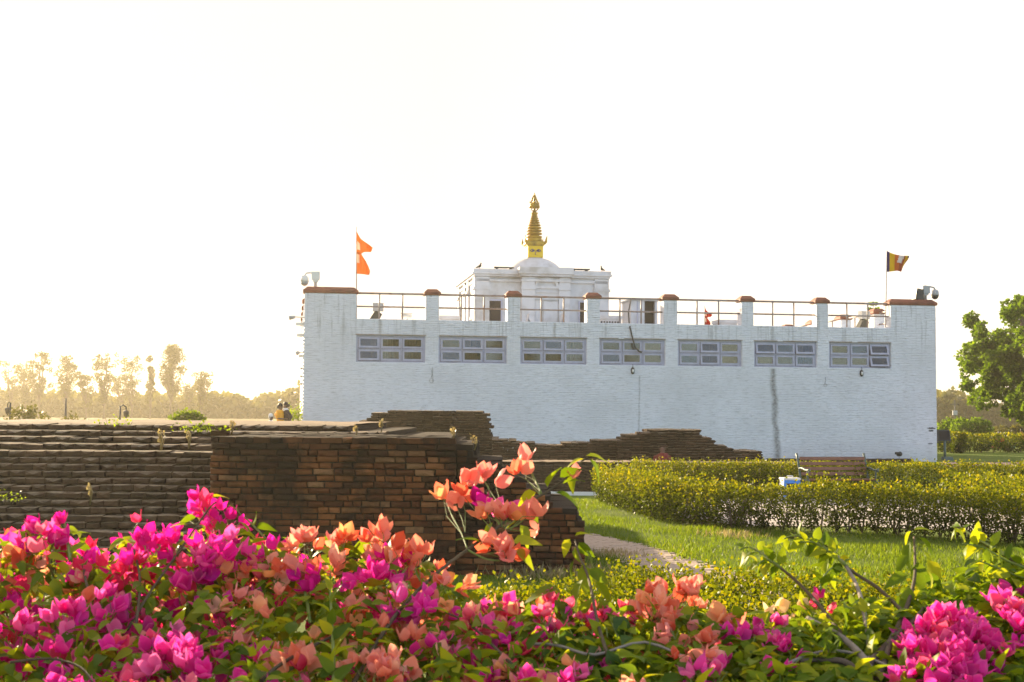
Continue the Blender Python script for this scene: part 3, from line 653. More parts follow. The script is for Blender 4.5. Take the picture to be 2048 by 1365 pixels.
flood(1728, 640, 1.4, YAW + .3, 'dark tilted floodlight with a grey box behind the last railing bay', 1.2, SILL - .2)
def bullet_cam(px, py, t, label, flip=1):
    s, z = fac(px, py, t); r = empty('bullet_camera', bw(s, t, z - .0), YAW, label, 'camera')
    MB().tube([(-.22 * flip, 0, .02), (.2 * flip, 0, -.03)], .075, 10).build('barrel', M['offwhite'], r); MB().box(-.28, .24, -.09, .09, .075, .10).build('sun_shield', M['offwhite'], r)
    MB().tube([(.05, 0, -.06), (.05, .12, -.12), (.05, .12, -.4)], .025, 6).build('bracket', M['grey'], r)
bullet_cam(813, 632, .6, 'white bullet camera above the parapet in the first railing bay')
def dome_cam(px, py, label, arm, extra):       # pan-tilt dome camera on a post
    s, _ = fac(px, py, .3); r = empty('dome_camera', bw(s, .3, CAPB + .26), YAW, label, 'camera'); m = M['offwhite'] if not extra else M['grey']
    px_m = (_corner.y) / FPX
    h = .62
    MB().tube([(0, 0, -.02), (0, 0, h)], .06, 8).build('post', m, r); MB().box(-.16, .16, -.1, .1, h - .34, h - .02).box(-.10, .10, -.08, .08, h - .42, h - .34).build('junction_box', m, r)
    MB().tube([(0, 0, h - .1), (arm * .22, 0, h - .05), (arm * .38, 0, h - .08), (arm * .43, 0, h - .16)], .035, 8).build('arm', m, r)
    MB().lathe([(.06, h - .16), (.15, h - .22), (.17, h - .36), (.165, h - .42)], arm * .43, 0, 18).build('housing', m, r)
    MB().lathe([(.16, h - .42), (.145, h - .49), (.09, h - .56), (.01, h - .59)], arm * .43, 0, 18).build('lens_dome', M['dark'] if extra else M['grey'], r)
    if extra:
        b = MB(); Mx = Matrix.Translation((-.32, 0, .22)) @ Matrix.Rotation(.12, 4, 'Y'); b.box(-.2, .2, -.18, .18, -.22, .24, 0, Mx, .05); b.build('loudspeaker', M['dark'], r)
dome_cam(631, 572, 'white dome security camera on a post on the sunlit end of the parapet', -1, False)
dome_cam(1851, 600, 'grey dome security camera with dark loudspeaker box on the shaded end of the parapet', 1, True)

# lamps and fittings sticking out of the near side wall, seen in profile
side_items = [(578, 635, 'topmost fitting on the temple side wall, a lamp on a long arm', 1), (593, 648.5, 'straight stub fitting just below the long lamp arm on the side wall', 0), (595, 671, 'short stub fitting third from the top of the side wall', 0),
              (592, 706, 'bracket with a camera, fourth fitting down the side wall', 1), (599, 712.5, 'small stub fitting right under the camera bracket', 0), (602, 737, 'small round lamp fifth from the bottom of the side wall', 1), (601, 753, 'small lamp second from the bottom of the side wall', 1), (601, 768, 'lowest small lamp of the side wall row', 1)]
for i, (px, py, lab, lamp) in enumerate(side_items):
    t = .25 + .05 * i; s, z = fac(px, py, t); r = empty('wall_fitting', bw(0, t, z), YAW, lab, 'wall fitting', 'fittings on the side wall of the temple'); L = max(.12, -s)
    if lamp:
        MB().tube([(0.02, 0, 0), (-L * .65, 0, .02)], .02, 6).build('arm', M['grey'], r)
        MB().tube([(-L * .6, 0, .02), (-L, 0, -.03)], [.06, .085] if L > .2 else [.05, .06], 10).build('head', M['grey'], r)
    else:
        MB().box(-L, .02, -.07, .07, -.055, .055).build('box', M['offwhite'], r); MB().box(-L - .02, -L - .001, -.06, .06, -.045, .045).build('end_plate', M['grey'], r)

# bulkhead lamps, loops of wire, hose and a spotlight on the shaded front
for px, py, lab in ((1265, 742, 'oval bulkhead lamp under the fourth window band, below the hanging hose'), (1722.5, 747, 'oval bulkhead lamp under the last window band')):
    s, z = fac(px, py); r = empty('bulkhead_lamp', bw(s, -.03, z), YAW, lab, 'lamp', 'bulkhead lamps on the temple front')
    MB().loft([(0, 0, q, .085 * k, .08 * k) for q, k in ((-.14, .25), (-.10, .8), (0, 1), (.10, .8), (.14, .3))], 12).build('body', M['dark'], r)
    MB().loft([(0, -.055, q, .05 * k, .05 * k) for q, k in ((-.08, .3), (-.05, .8), (.02, 1), (.06, .5))], 10).build('glass_globe', M['offwhite'], r)
    MB().tube([(0, 0, .14), (.01, -.01, .2), (.0, .01, .27)], .012, 5).build('wire', M['dark'], r)
for px, py, lab, sc in ((863, 762, 'loop of thin wire hanging on the white wall under the second window band', 1), (1650, 771, 'small coil of wire hanging on the white wall before the last window band', .8)):
    s, z = fac(px, py); r = empty('wire_loop', bw(s, -.03, z), YAW, lab, 'wire', 'wire loops on the temple front')
    MB().tube([(0, -.012, .42 * sc), (.02, -.012, .25 * sc), (-.02, -.012, .1 * sc)], .007, 5).build('strand', M['dark'], r)
    MB().tube([(.085 * sc * math.sin(a), -.012 - .01 * math.sin(2 * a), .085 * sc * math.cos(a)) for a in np.linspace(0, 6.2, 14)], .008, 5).build('loop', M['grey'], r)
def hose():
    pts = [(1262, 600, 2.2), (1257, 625, 1.0), (1258, 643, .3), (1260, 655, -.05), (1264, 672, -.10), (1270, 695, -.12), (1278, 703, -.10)]
    P = [bw(*(lambda sz: (sz[0], t, sz[1]))(fac(px, py, t))) for px, py, t in pts]
    b = MB().tube([p - P[3] for p in P], .032, 7); b.tube([P[-1] - P[3], P[-1] - P[3] + Vector((.12, 0, -.04))], .04, 6); o = b.build('hose', M['dark'], None, P[3])
    tag(o, 'dark hose hanging over the parapet down across the fourth window band', 'hose')
hose()
def spot():
    s, z = fac(1785, 909); r = empty('garden_spotlight', bw(s, -.6, 0), YAW, 'small dark garden spotlight on a thin stake at the foot of the white wall', 'spotlight')
    zz = fac(1785, 909, -.6)[1]
    MB().tube([(0, 0, -.05), (.02, 0, zz - .05)], .012, 6).build('stake', M['grey'], r); MB().tube([(0, -.12, zz + .02), (0, .1, zz - .02)], [.10, .07], 12).build('head', M['dark'], r)
    b = MB(); b.box(-.12, .12, -.005, .005, zz - .01, zz + .09, 0, Matrix.Translation((0, .12, .0))); b.build('bracket', M['dark'], r)
spot()

# ------------------------------------------------------------------ flags
def grid_cloth(name, prof_top, prof_bot, nu, nv, mats, parent, mi_fn, amp, loc, ph=0.0):
    # u runs away from the pole (0..1), v from top to bottom; profile functions give (x, z)
    b = MB(); vs = []
    for i in range(nu + 1):
        for j in range(nv + 1):
            u, v = i / nu, j / nv; t, q = prof_top(u), prof_bot(u); x = t[0] + (q[0] - t[0]) * v; z = t[1] + (q[1] - t[1]) * v
            vs.append((x, amp * u * (math.sin(6 * u + 2.2 * v + ph) + .5 * math.sin(13 * u - 4 * v + ph)), z))
    fs = []; ms = []
    for i in range(nu):
        for j in range(nv):
            fs.append((i * (nv + 1) + j, (i + 1) * (nv + 1) + j, (i + 1) * (nv + 1) + j + 1, i * (nv + 1) + j + 1)); ms.append(mi_fn((i + .5) / nu, (j + .5) / nv))
    o = len(b.v); b.v += vs; b.f += fs; b.m += ms; b.sm += [True] * len(fs)
    ob = b.build(name, mats, parent, loc); md = ob.modifiers.new('thickness', 'SOLIDIFY'); md.thickness = .008
    return ob
def fabric(name, col, tr=.5):
    m, nt, bs, out = new_mat(name); n = noise_tex(nt, 3, 5); c = mixc(nt, n, tuple(x * .8 for x in col), tuple(min(1, x * 1.15) for x in col))
    nt.links.new(c, bs.inputs['Base Color']); bs.inputs['Roughness'].default_value = .9; bs.inputs['Specular IOR Level'].default_value = .1
    t = nd(nt, 'ShaderNodeBsdfTranslucent'); nt.links.new(c, t.inputs[0]); mx = nd(nt, 'ShaderNodeMixShader'); mx.inputs[0].default_value = tr
    nt.links.new(bs.outputs[0], mx.inputs[1]); nt.links.new(t.outputs[0], mx.inputs[2]); nt.links.new(mx.outputs[0], out.inputs[0]); return m
M['forange'] = fabric('orange_flag_cloth', (.78, .30, .05)); M['fwhite'] = fabric('white_flag_cloth', (.75, .62, .5)); M['fblue'] = fabric('dark_blue_flag_cloth', (.06, .04, .16)); M['fyellow'] = fabric('yellow_flag_cloth', (.75, .46, .02)); M['fred'] = fabric('red_flag_cloth', (.50, .05, .025))
KM = _corner.y / FPX
def lerp_prof(pts):                     # pts: list of (u, x, z)
    def f(u):
        for (a, x0, z0), (c, x1, z1) in zip(pts, pts[1:]):
            if u <= c: k = (u - a) / (c - a); return (x0 + (x1 - x0) * k, z0 + (z1 - z0) * k)
        return pts[-1][1:]
    return f
def pennon_flag(px, ptop, pbase, t, sc, label, mat, pole_mat, tall):
    s, zt = fac(px, ptop, t); _, zb = fac(px, pbase, t)
    r = empty('pennant_flag', bw(s, t, zb), YAW, label, 'flag'); H = zt - zb; k = KM * sc
    MB().tube([(.06 if tall else 0, 0, -.3), (0.03 if tall else 0, 0, H * .5), (0, 0, H)], [.022, .02, .014], 8).build('pole', pole_mat, r)
    z0 = H - 8 * k
    # upper pennon
    up = grid_cloth('upper_pennon', lerp_prof([(0, .01, z0), (.5, 9 * k, z0 - 14 * k), (1, 31 * k, z0 - 30 * k)]), lerp_prof([(0, .01, z0 - 42 * k), (.45, 11 * k, z0 - 42 * k), (.6, 14 * k, z0 - 39 * k), (1, 29 * k, z0 - 37 * k)]), 14, 10, [mat, M['fwhite']], r,
                    lambda u, v: 1 if .08 < u < .34 and .42 < v < .78 else 0, .10, (0, 0, 0))
    grid_cloth('lower_pennon', lerp_prof([(0, .01, z0 - 37 * k), (.4, 9 * k, z0 - 41 * k), (.7, 19 * k, z0 - 57 * k), (1, 27 * k, z0 - 73 * k)]), lerp_prof([(0, .01, z0 - 80 * k), (1, 26 * k, z0 - 81 * k)]), 14, 10, [mat, M['fwhite']], r,
               lambda u, v: 1 if u < .26 and .12 < v < .48 else 0, .12, (0, 0, 0), 1.0)
pennon_flag(712.5, 455, 640, .3, 1.0, 'tall orange double pennant flag with white emblems above the sunlit parapet', M['forange'], M['rail'], True)
pennon_flag(1409.5, 612, 655, 6.0, .52, 'small red double pennant flag on the roof behind the railing', M['fred'], M['rail'], False)
def striped_flag():
    t = .3; s, zt = fac(1774, 501, t); _, zb = fac(1771, 640, t); r = empty('striped_flag', bw(s, t, zb), YAW, 'square flag of blue, yellow, red, white and orange stripes on a thin pole', 'flag'); k = KM; H = zt - zb
    MB().tube([(-.09, 0, -.3), (-.06, 0, H * .3), (0, 0, H)], [.02, .018, .012], 8).build('pole', M['dark'], r)
    z0 = H - 2 * k
    def mi(u, v):
        if u < .14: return 0
        if u < .38: return 1
        if abs(u - .60 + (v - .3) * .25) < .10 and v < .52: return 3
        if u < .56: return 4
        if u < .80: return 2
        return (0, 1, 2, 3, 4)[min(4, int(v * 5))] if u > .88 else 1
    grid_cloth('cloth', lerp_prof([(0, .01, z0), (.4, 18 * k, z0 - 6 * k), (.75, 34 * k, z0 - 9 * k), (1, 47 * k, z0 - 9 * k)]), lerp_prof([(0, -.01, z0 - 42 * k), (.5, 20 * k, z0 - 39 * k), (.72, 29 * k, z0 - 41 * k), (.85, 36 * k, z0 - 33 * k), (1, 43 * k, z0 - 22 * k)]), 24, 14,
               [M['fblue'], fabric('faded_yellow_cloth', (.62, .40, .01), .2), fabric('brown_red_cloth', (.34, .075, .03), .2), fabric('dull_white_cloth', (.6, .55, .52), .2), fabric('brick_orange_cloth', (.52, .13, .025), .2)], r, mi, .16, (0, 0, 0))
striped_flag()
# ------------------------------------------------------------------ brick ruins
BF = [(3, 2, 1, 0), (4, 5, 6, 7), (0, 1, 5, 4), (1, 2, 6, 5), (2, 3, 7, 6), (3, 0, 4, 7)]
def box_field(name, boxes, mat, parent=None, org=(0, 0, 0), jit=.006, kind='stuff', slope=0.0):
    B = np.array(boxes, float); n = len(B)
    x0, x1, y0, y1, z0, z1, ti = B.T
    V = np.stack([np.stack(c, 1) for c in ((x0, y0, z0), (x1, y0, z0), (x1, y1, z0), (x0, y1, z0), (x0, y0, z1), (x1, y0, z1), (x1, y1, z1), (x0, y1, z1))], 1)
    V += nr.uniform(-jit, jit, V.shape); V[:, 4:6, 2] -= (slope * nr.uniform(.5, 1.4, (n, 1))); V -= np.array(org)
    F = (np.array(BF)[None] + (np.arange(n) * 8)[:, None, None]).reshape(-1, 4)
    o = link_mesh(name, np_mesh(name, V.reshape(-1, 3), F, mat, np.repeat(ti, 8), False), parent)
    return tag(o, kind=kind) if kind else o
def prof(pts):
    xs, ys = [p[0] for p in pts], [p[1] for p in pts]
    return lambda x: float(np.interp(x, xs, ys))
def brick_variants(mat, rough=.006, n=7):
    out = []
    for k in range(n):
        j = lambda s=1: rnd.uniform(-rough, rough) * s
        b = MB(); L, H, D = .5, .5, .5; cx, cz = .035, .10
        # unit brick: front face at y=0, rounded worn front, scaled per object
        v = []; cz *= rnd.uniform(.5, 1)
        for y, ix, iz in ((.5, 0, 0), (.10, 0, 0), (0, cx, cz)):
            for x, z in ((-1, -1), (0, -1), (1, -1), (1, 0), (1, 1), (0, 1), (-1, 1), (-1, 0)):
                v.append((x * (L - ix) + j(3), y + j(3), z * (H - iz) + j(9)))
        v.append((j(8), -.03 + j(3), j(8)))
        f = [(i * 8 + a, i * 8 + (a + 1) % 8, i * 8 + 8 + (a + 1) % 8, i * 8 + 8 + a) for i in range(2) for a in range(8)]
        f += [(16 + a, 16 + (a + 1) % 8, 24) for a in range(8)]
        out.append(b.add(v, f, 0, False).data('brick', mat))
    return out
BR = brick_variants(M['brick'], .0085)
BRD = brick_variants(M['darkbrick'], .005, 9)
RH = .075
def put_brick(parent, org, meshes, x, y, z, L, H, D):
    o = link_mesh('brick', rnd.choice(meshes), parent, Vector((x, y, z)) - org)
    o.scale = (L, D, H); o.rotation_euler = (rnd.uniform(-.03, .03), rnd.uniform(-.03, .03) * min(1, .12 / L), rnd.uniform(-.04, .04)); return o

def near_wall():
    d = 16.0; org = at(418, 1150, d); org.z = 0
    top = prof([(400, 866), (418, 866), (600, 868), (800, 871), (880, 876), (912, 884), (930, 892), (945, 904), (975, 924), (1010, 945), (1045, 965), (1085, 990), (1120, 1010), (1150, 1030), (1173, 1045)])
    root = empty('brick_retaining_wall', org, 0, 'ruined red brick retaining wall with blackened top and stepped right flank, standing behind the bougainvillea', 'ruin wall')
    px_of = lambda x: 1024 + x / d * FPX
    bricks = []; core = []
    xl, xr, xs = at(418, 1000, d).x, at(1172, 1000, d).x, at(912, 1000, d).x
    z = -.04; row = 0
    while z < 1.75:
        x = xl - (.11 if row % 2 else 0); first = True
        while x < xr - .03:
            L = rnd.uniform(.19, .26) if rnd.random() > .22 else rnd.uniform(.10, .15)
            if x < xs < x + L + .05: L = xs - x
            x1 = min(x + L, xr)
            if xr - x1 < .06: x1 = xr
            a = max(x, xl); xm = (a + x1) / 2; zt = at(px_of(xm), top(px_of(xm)), d).z
            if x1 - a > .05 and z + RH * .55 < zt:
                y = d + (.0 if xm < xs else .14) + rnd.uniform(-.02, .012); bricks.append((a, x1, y, z, row)); 
                if rnd.random() < .0: pass
            x = x1
        # core slabs behind the face, carried back as treads
        k = 0
        seg = np.arange(xl + .02, xr - .02, .31)
        for s in seg:
            e = min(s + .31, xr - .02); zt = at(px_of((s + e) / 2), top(px_of((s + e) / 2)), d).z
            if z + RH * .7 < zt:
                y0 = d + .055 + (.14 if (s + e) / 2 > xs else 0)
                if z + RH * 2.6 > zt or e > xr - .3:
                    for q in range(7): core.append((s + rnd.uniform(-.02, .02), e - .004 + rnd.uniform(-.02, .02), y0 + q * .42, y0 + .41 + q * .42, z + .004, z + RH - .004 + rnd.uniform(-.012, .006), rnd.random()))
                else: core.append((s, e, y0, y0 + 2.9, z, z + RH, .3))
        z += RH; row += 1
    box_field('rubble_core', core, M['rubble'], root, org)
    vis = [];rest = []
    for a, x1, y, z, row in bricks:
        py = 682.5 - FPX * ((z - EYE) / y - math.tan(PITCH)); hid = (py > 1062 and px_of((a + x1) / 2) < 905) or py > 1150
        (rest if hid else vis).append((a, x1, y, z, row))
    vis.sort(key=lambda b: b[3] + (b[1] - b[0]), reverse=False)
    if len(vis) > 298:
        ex = vis[298:]; vis = vis[:298]; rest += ex
    for a, x1, y, z, row in vis: put_brick(root, org, BR, (a + x1) / 2, y, z + RH / 2 + rnd.uniform(-.003, .003), x1 - a - rnd.uniform(.008, .02), RH - rnd.uniform(.009, .018), .22)
    if rest: box_field('more_bricks', [(a + .005, x1 - .005, y, y + .12, z + .005, z + RH - .006, rnd.random()) for a, x1, y, z, row in rest], M['brick'], root, org)
near_wall()

def mound():
    d0 = 16.35; org = at(150, 1100, 17); org.z = 0
    root = empty('stepped_brick_mound', org, 0, 'long weathered brick mound of many eroded courses stepping up beside the retaining wall', 'ruin mound')
    core = []; vis = []; rest = []
    X0, X1 = -9.6, at(416, 1000, 16.2).x
    setb = 0.0
    RH = .0855
    for k in range(20):
        z = k * RH; setb = k * .12 if k < 16 else 16 * .12 + (k - 15) * .42
        y = d0 + setb
        xr = X1 if y < 16.9 + .9 else {16: at(905, 870, 19).x, 17: at(880, 866, 19.4).x, 18: at(775, 860, 19.8).x, 19: at(700, 855, 20.2).x}.get(k, at(912, 870, 18).x)
        x = X0 + rnd.uniform(0, .2); wav = rnd.uniform(0, 6)
        core.append((X0, xr - .05, y + .16, 27 - .02 * k, z, z + RH - .01, .4))
        while x < xr - .05:
            L = rnd.uniform(.16, .28); x1 = min(x + L, xr)
            yy = y + .018 * math.sin(x * 2.3 + wav) + .012 * math.sin(x * 5.1 + wav * 2) + rnd.uniform(-.03, .03) + .05 * mnoise.noise(Vector((x * 1.6, k * .8, 0)))
            px = 1024 + x / yy * FPX; py = 828 + (EYE - z) / yy * FPX
            t = (x, x1, yy, z + .013 * mnoise.noise(Vector((x * .9, k * .35, 5))) * (1 if k < 16 else .4), k)
            if k > 19 and yy < 17.3 and rnd.random() < .0: pass
            elif px > -60 and py < 1075 and rnd.random() > .10: vis.append(t)
            else: rest.append(t)
            x = x1
    box_field('rubble_core', core, M['rubble'], root, org, .004)
    vis.sort(key=lambda t: -t[3])
    ex = vis[298:]; vis = vis[:298]
    for x, x1, y, z, k in vis:
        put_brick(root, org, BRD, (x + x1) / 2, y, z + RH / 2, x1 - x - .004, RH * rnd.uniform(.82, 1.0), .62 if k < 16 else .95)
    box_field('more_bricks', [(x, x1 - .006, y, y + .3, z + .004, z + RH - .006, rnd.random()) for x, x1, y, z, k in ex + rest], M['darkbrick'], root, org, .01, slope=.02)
    # loose earth lying on top
    n = 40; b = MB(); vs = []
    for i in range(n + 1):
        for j in range(9):
            x = X0 + (at(700, 850, 20.6).x - X0) * i / n; y = 20.5 + j * .9
            zz = 20 * RH + .012 + .03 * mnoise.noise(Vector((x * 1.3, y * 1.3, 3))) - (.10 if j == 0 else 0)
            vs.append((x - org.x, y - org.y, zz))
    b.add(vs, [(i * 9 + j, (i + 1) * 9 + j, (i + 1) * 9 + j + 1, i * 9 + j + 1) for i in range(n) for j in range(8)], 0, True).build('top_soil', M['earth'], root)
mound()

def ruin(name, label, d, pts, z0, dep, setback=0.0, setback_fn=None, cat='ruin wall', mat='darkbrick', yslope=0.0, cut=None):
    tp = prof(pts); pxl, pxr = pts[0][0], pts[-1][0]; x0, x1 = at(pxl, 850, d).x, at(pxr, 850, d).x
    org = Vector(((x0 + x1) / 2, d, z0)); root = empty(name, org, 0, label, cat); bx = []
    z = z0 - .1; k = 0; H = .072; core = []
    while z < z0 + 4:
        any_ = False; x = x0 - rnd.uniform(0, .2)
        while x < x1:
            L = rnd.uniform(.18, .30); xe = min(x + L, x1); xm = (max(x, x0) + xe) / 2; px = 1024 + xm / d * FPX
            zt = at(px, tp(px), d).z
            if z + H * .6 < zt:
                any_ = True; sb = (setback_fn(px) if setback_fn else setback) * k; y = d + sb + rnd.uniform(-.025, .025)
                near_top = z + H * 3 > zt; m_ = 3 if near_top else 1; core.append((max(x, x0) + .01, xe - .01, y + .16, y + max(.28, dep - sb * .5 - .05), z - .02, z + H - .016, rnd.random())); dd = max(.3, dep - sb * .5) / m_
                for q in range(m_): bx.append((max(x, x0) + rnd.uniform(-.01, .01), xe - .008, y + q * dd, y + (q + 1) * dd - .01, z + .005, z + H - .006 + rnd.uniform(-.01, .004), rnd.random()))
            x = xe
        z += H; k += 1
        if not any_ and k > 4: break
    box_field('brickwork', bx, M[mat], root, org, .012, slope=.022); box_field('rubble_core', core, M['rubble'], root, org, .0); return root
ruin('ruined_brick_block', 'tall ruined brick block with flat top and stepped sunlit end, against the white wall', 38,
     [(718, 846), (730, 838), (738, 832), (748, 825), (780, 822), (905, 820.5), (906, 823), (972, 823), (977, 838), (982, 855), (990, 878), (1000, 895), (1015, 910)], 0, 3.5, setback_fn=lambda px: 0.006 if px < 905 else .075)
ruin('low_brick_wall', 'long low ruined brick wall running from the block towards the brick heap', 37.4,
     [(985, 879), (1043, 880), (1044, 883), (1075, 884), (1078, 887), (1130, 886), (1140, 884), (1180, 883), (1182, 879), (1234, 878), (1250, 876)], .30, 1.2, .01)
ruin('brick_heap', 'rounded heap of tumbled dark brick courses in front of the temple wall', 37.0,
     [(1236, 878), (1250, 876), (1262, 872), (1275, 868), (1285, 864), (1300, 861), (1349, 861), (1351, 858.5), (1398, 859), (1416, 863), (1424, 872), (1438, 880), (1446, 889), (1462, 895), (1476, 902), (1478, 901), (1532, 902), (1535, 903)], .30, 2.2, setback_fn=lambda px: .02 if px < 1300 else .085, cat='ruin')
def platform():
    z = .74; d = 33.0; xl, xr = at(1000, 930, d).x, at(1640, 930, d).x; org = Vector(((xl + xr) / 2, d, 0))
    r = empty('brick_platform', org, 0, 'low dark brick platform with a pale worn top running behind the hedges', 'platform'); bx = []
    for k in range(10):
        zz = k * .073; x = xl - rnd.uniform(0, .2)
        while x < xr:
            L = rnd.uniform(.18, .27); bx.append((x, x + L - .008, d + rnd.uniform(-.015, .015) + (.16 if k == 9 else 0), d + .5, zz + .004, zz + .067, rnd.random())); x += L
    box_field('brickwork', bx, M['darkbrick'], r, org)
    t = MB(); n = 60
    vs = [(xl + (xr - xl) * i / n - org.x, [.1, .9, 1.8, 2.4, 2.6][j], [.735, .735, .72, .70, .3][j] + .02 * mnoise.noise(Vector((i * .7, j * 2., 1)))) for i in range(n + 1) for j in range(5)]
    t.add(vs, [(i * 5 + j, i * 5 + 5 + j, i * 5 + 6 + j, i * 5 + 1 + j) for i in range(n) for j in range(4)], 0, True); t.build('worn_top', M['earth'], r)
    MB().box(xl - org.x, xr - org.x, .5, 3.0, -.1, .3).box(xl - org.x, xl + .5 - org.x, .5, 5.2, -.1, .3).box(xl - org.x, xr - org.x, 3.0, 5.6, -.1, .31).build('floor', M['earth'], r)
platform()
def plinth():
    s0, s1 = S(1530, 915), S(1800, 920); b = []
    o = empty('brick_plinth', bw((s0 + s1) / 2, -.5, 0), YAW, 'very low dark brick kerb at the foot of the white wall behind the bench', 'kerb')
    x = -(s1 - s0) / 2
    while x < (s1 - s0) / 2:
        L = rnd.uniform(.2, .3)
        for k in range(2): b.append((x, x + L - .01, -.3, .35, k * .07, k * .07 + .065, rnd.random()))
        x += L
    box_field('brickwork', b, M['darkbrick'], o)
plinth()
def kerb():
    a, c = gnd(1080, 990), gnd(1196, 990); m = (a + c) / 2; b = MB(); L = (c - a).length / 2
    b.box(-L, L, -.06, .06, -.02, .07, 0, None, .012); b.box(-L, -L + .3, -.058, .058, .0705, .078)
    tag(b.build('kerb_rail', M['offwhite'], None, m), 'low white kerb rail lying at the foot of the brick platform', 'kerb')
kerb()
def dirt_heap(name, px, py, d, w, h, label, mat='earth'):
    c = at(px, py, d); c.z = float(height(np.array(c.x), np.array(c.y))); b = MB(); n = 18
    rings = []
    vs = []; K = 8
    for i in range(K + 1):
        r = i / K
        for j in range(n):
            a = 2 * math.pi * j / n; q = 1 + .18 * mnoise.noise(Vector((math.cos(a) * 2, math.sin(a) * 2, px)))
            vs.append((w * r * q * math.cos(a), w * .7 * r * q * math.sin(a), h * (math.cos(r * math.pi) + 1) / 2 * (1 + .12 * mnoise.noise(Vector((r * 5, a * 2, px)))) - .03))
    b.add(vs, [(i * n + j, (i + 1) * n + j, (i + 1) * n + (j + 1) % n, i * n + (j + 1) % n) for i in range(K) for j in range(n)], 0, True)
    return tag(b.build(name, M[mat], None, c), label, 'earth heap')
dirt_heap('earth_heap', 465, 838, 55, .95, .95, 'small bare heap of earth in the haze beside the couple')

# ------------------------------------------------------------------ people
M['sari'] = cloth('yellow_orange_sari', (.80, .36, .03)); M['maroon'] = cloth('maroon_robe', (.16, .022, .018)); M['darkcloth'] = cloth('dark_purple_cloth', (.045, .028, .035)); M['whitecloth'] = cloth('white_cloth', (.72, .68, .64)); M['redcloth'] = cloth('red_cloth', (.50, .06, .03)); M['teal'] = cloth('teal_cloth', (.05, .35, .38)); M['orangecloth'] = cloth('orange_cloth', (.70, .22, .03)); M['blouse'] = cloth('brown_red_blouse', (.20, .05, .03))
def skin_body(parent, J, edges, mat, root_i=0):
    me = bpy.data.meshes.new('body'); names = list(J); me.from_pydata([J[k][:3] for k in names], [(names.index(a), names.index(b)) for a, b in edges], [])
    me.materials.append(mat); o = link_mesh('body', me, parent)
    sk = o.modifiers.new('skin', 'SKIN'); sk.use_smooth_shade = True
    for i, k in enumerate(names): r = J[k][3]; me.skin_vertices[0].data[i].radius = (r, r)
    me.skin_vertices[0].data[0].use_root = True
    sb = o.modifiers.new('smooth', 'SUBSURF'); sb.levels = 1; sb.render_levels = 1
    return o
EDG = [('pelvis', 'waist'), ('waist', 'chest'), ('chest', 'neck'), ('neck', 'head0'), ('head0', 'head1'), ('chest', 'shL'), ('shL', 'elL'), ('elL', 'wrL'), ('wrL', 'haL'), ('chest', 'shR'), ('shR', 'elR'), ('elR', 'wrR'), ('wrR', 'haR'),
       ('pelvis', 'hipL'), ('hipL', 'knL'), ('knL', 'anL'), ('anL', 'toL'), ('pelvis', 'hipR'), ('hipR', 'knR'), ('knR', 'anR'), ('anR', 'toR')]
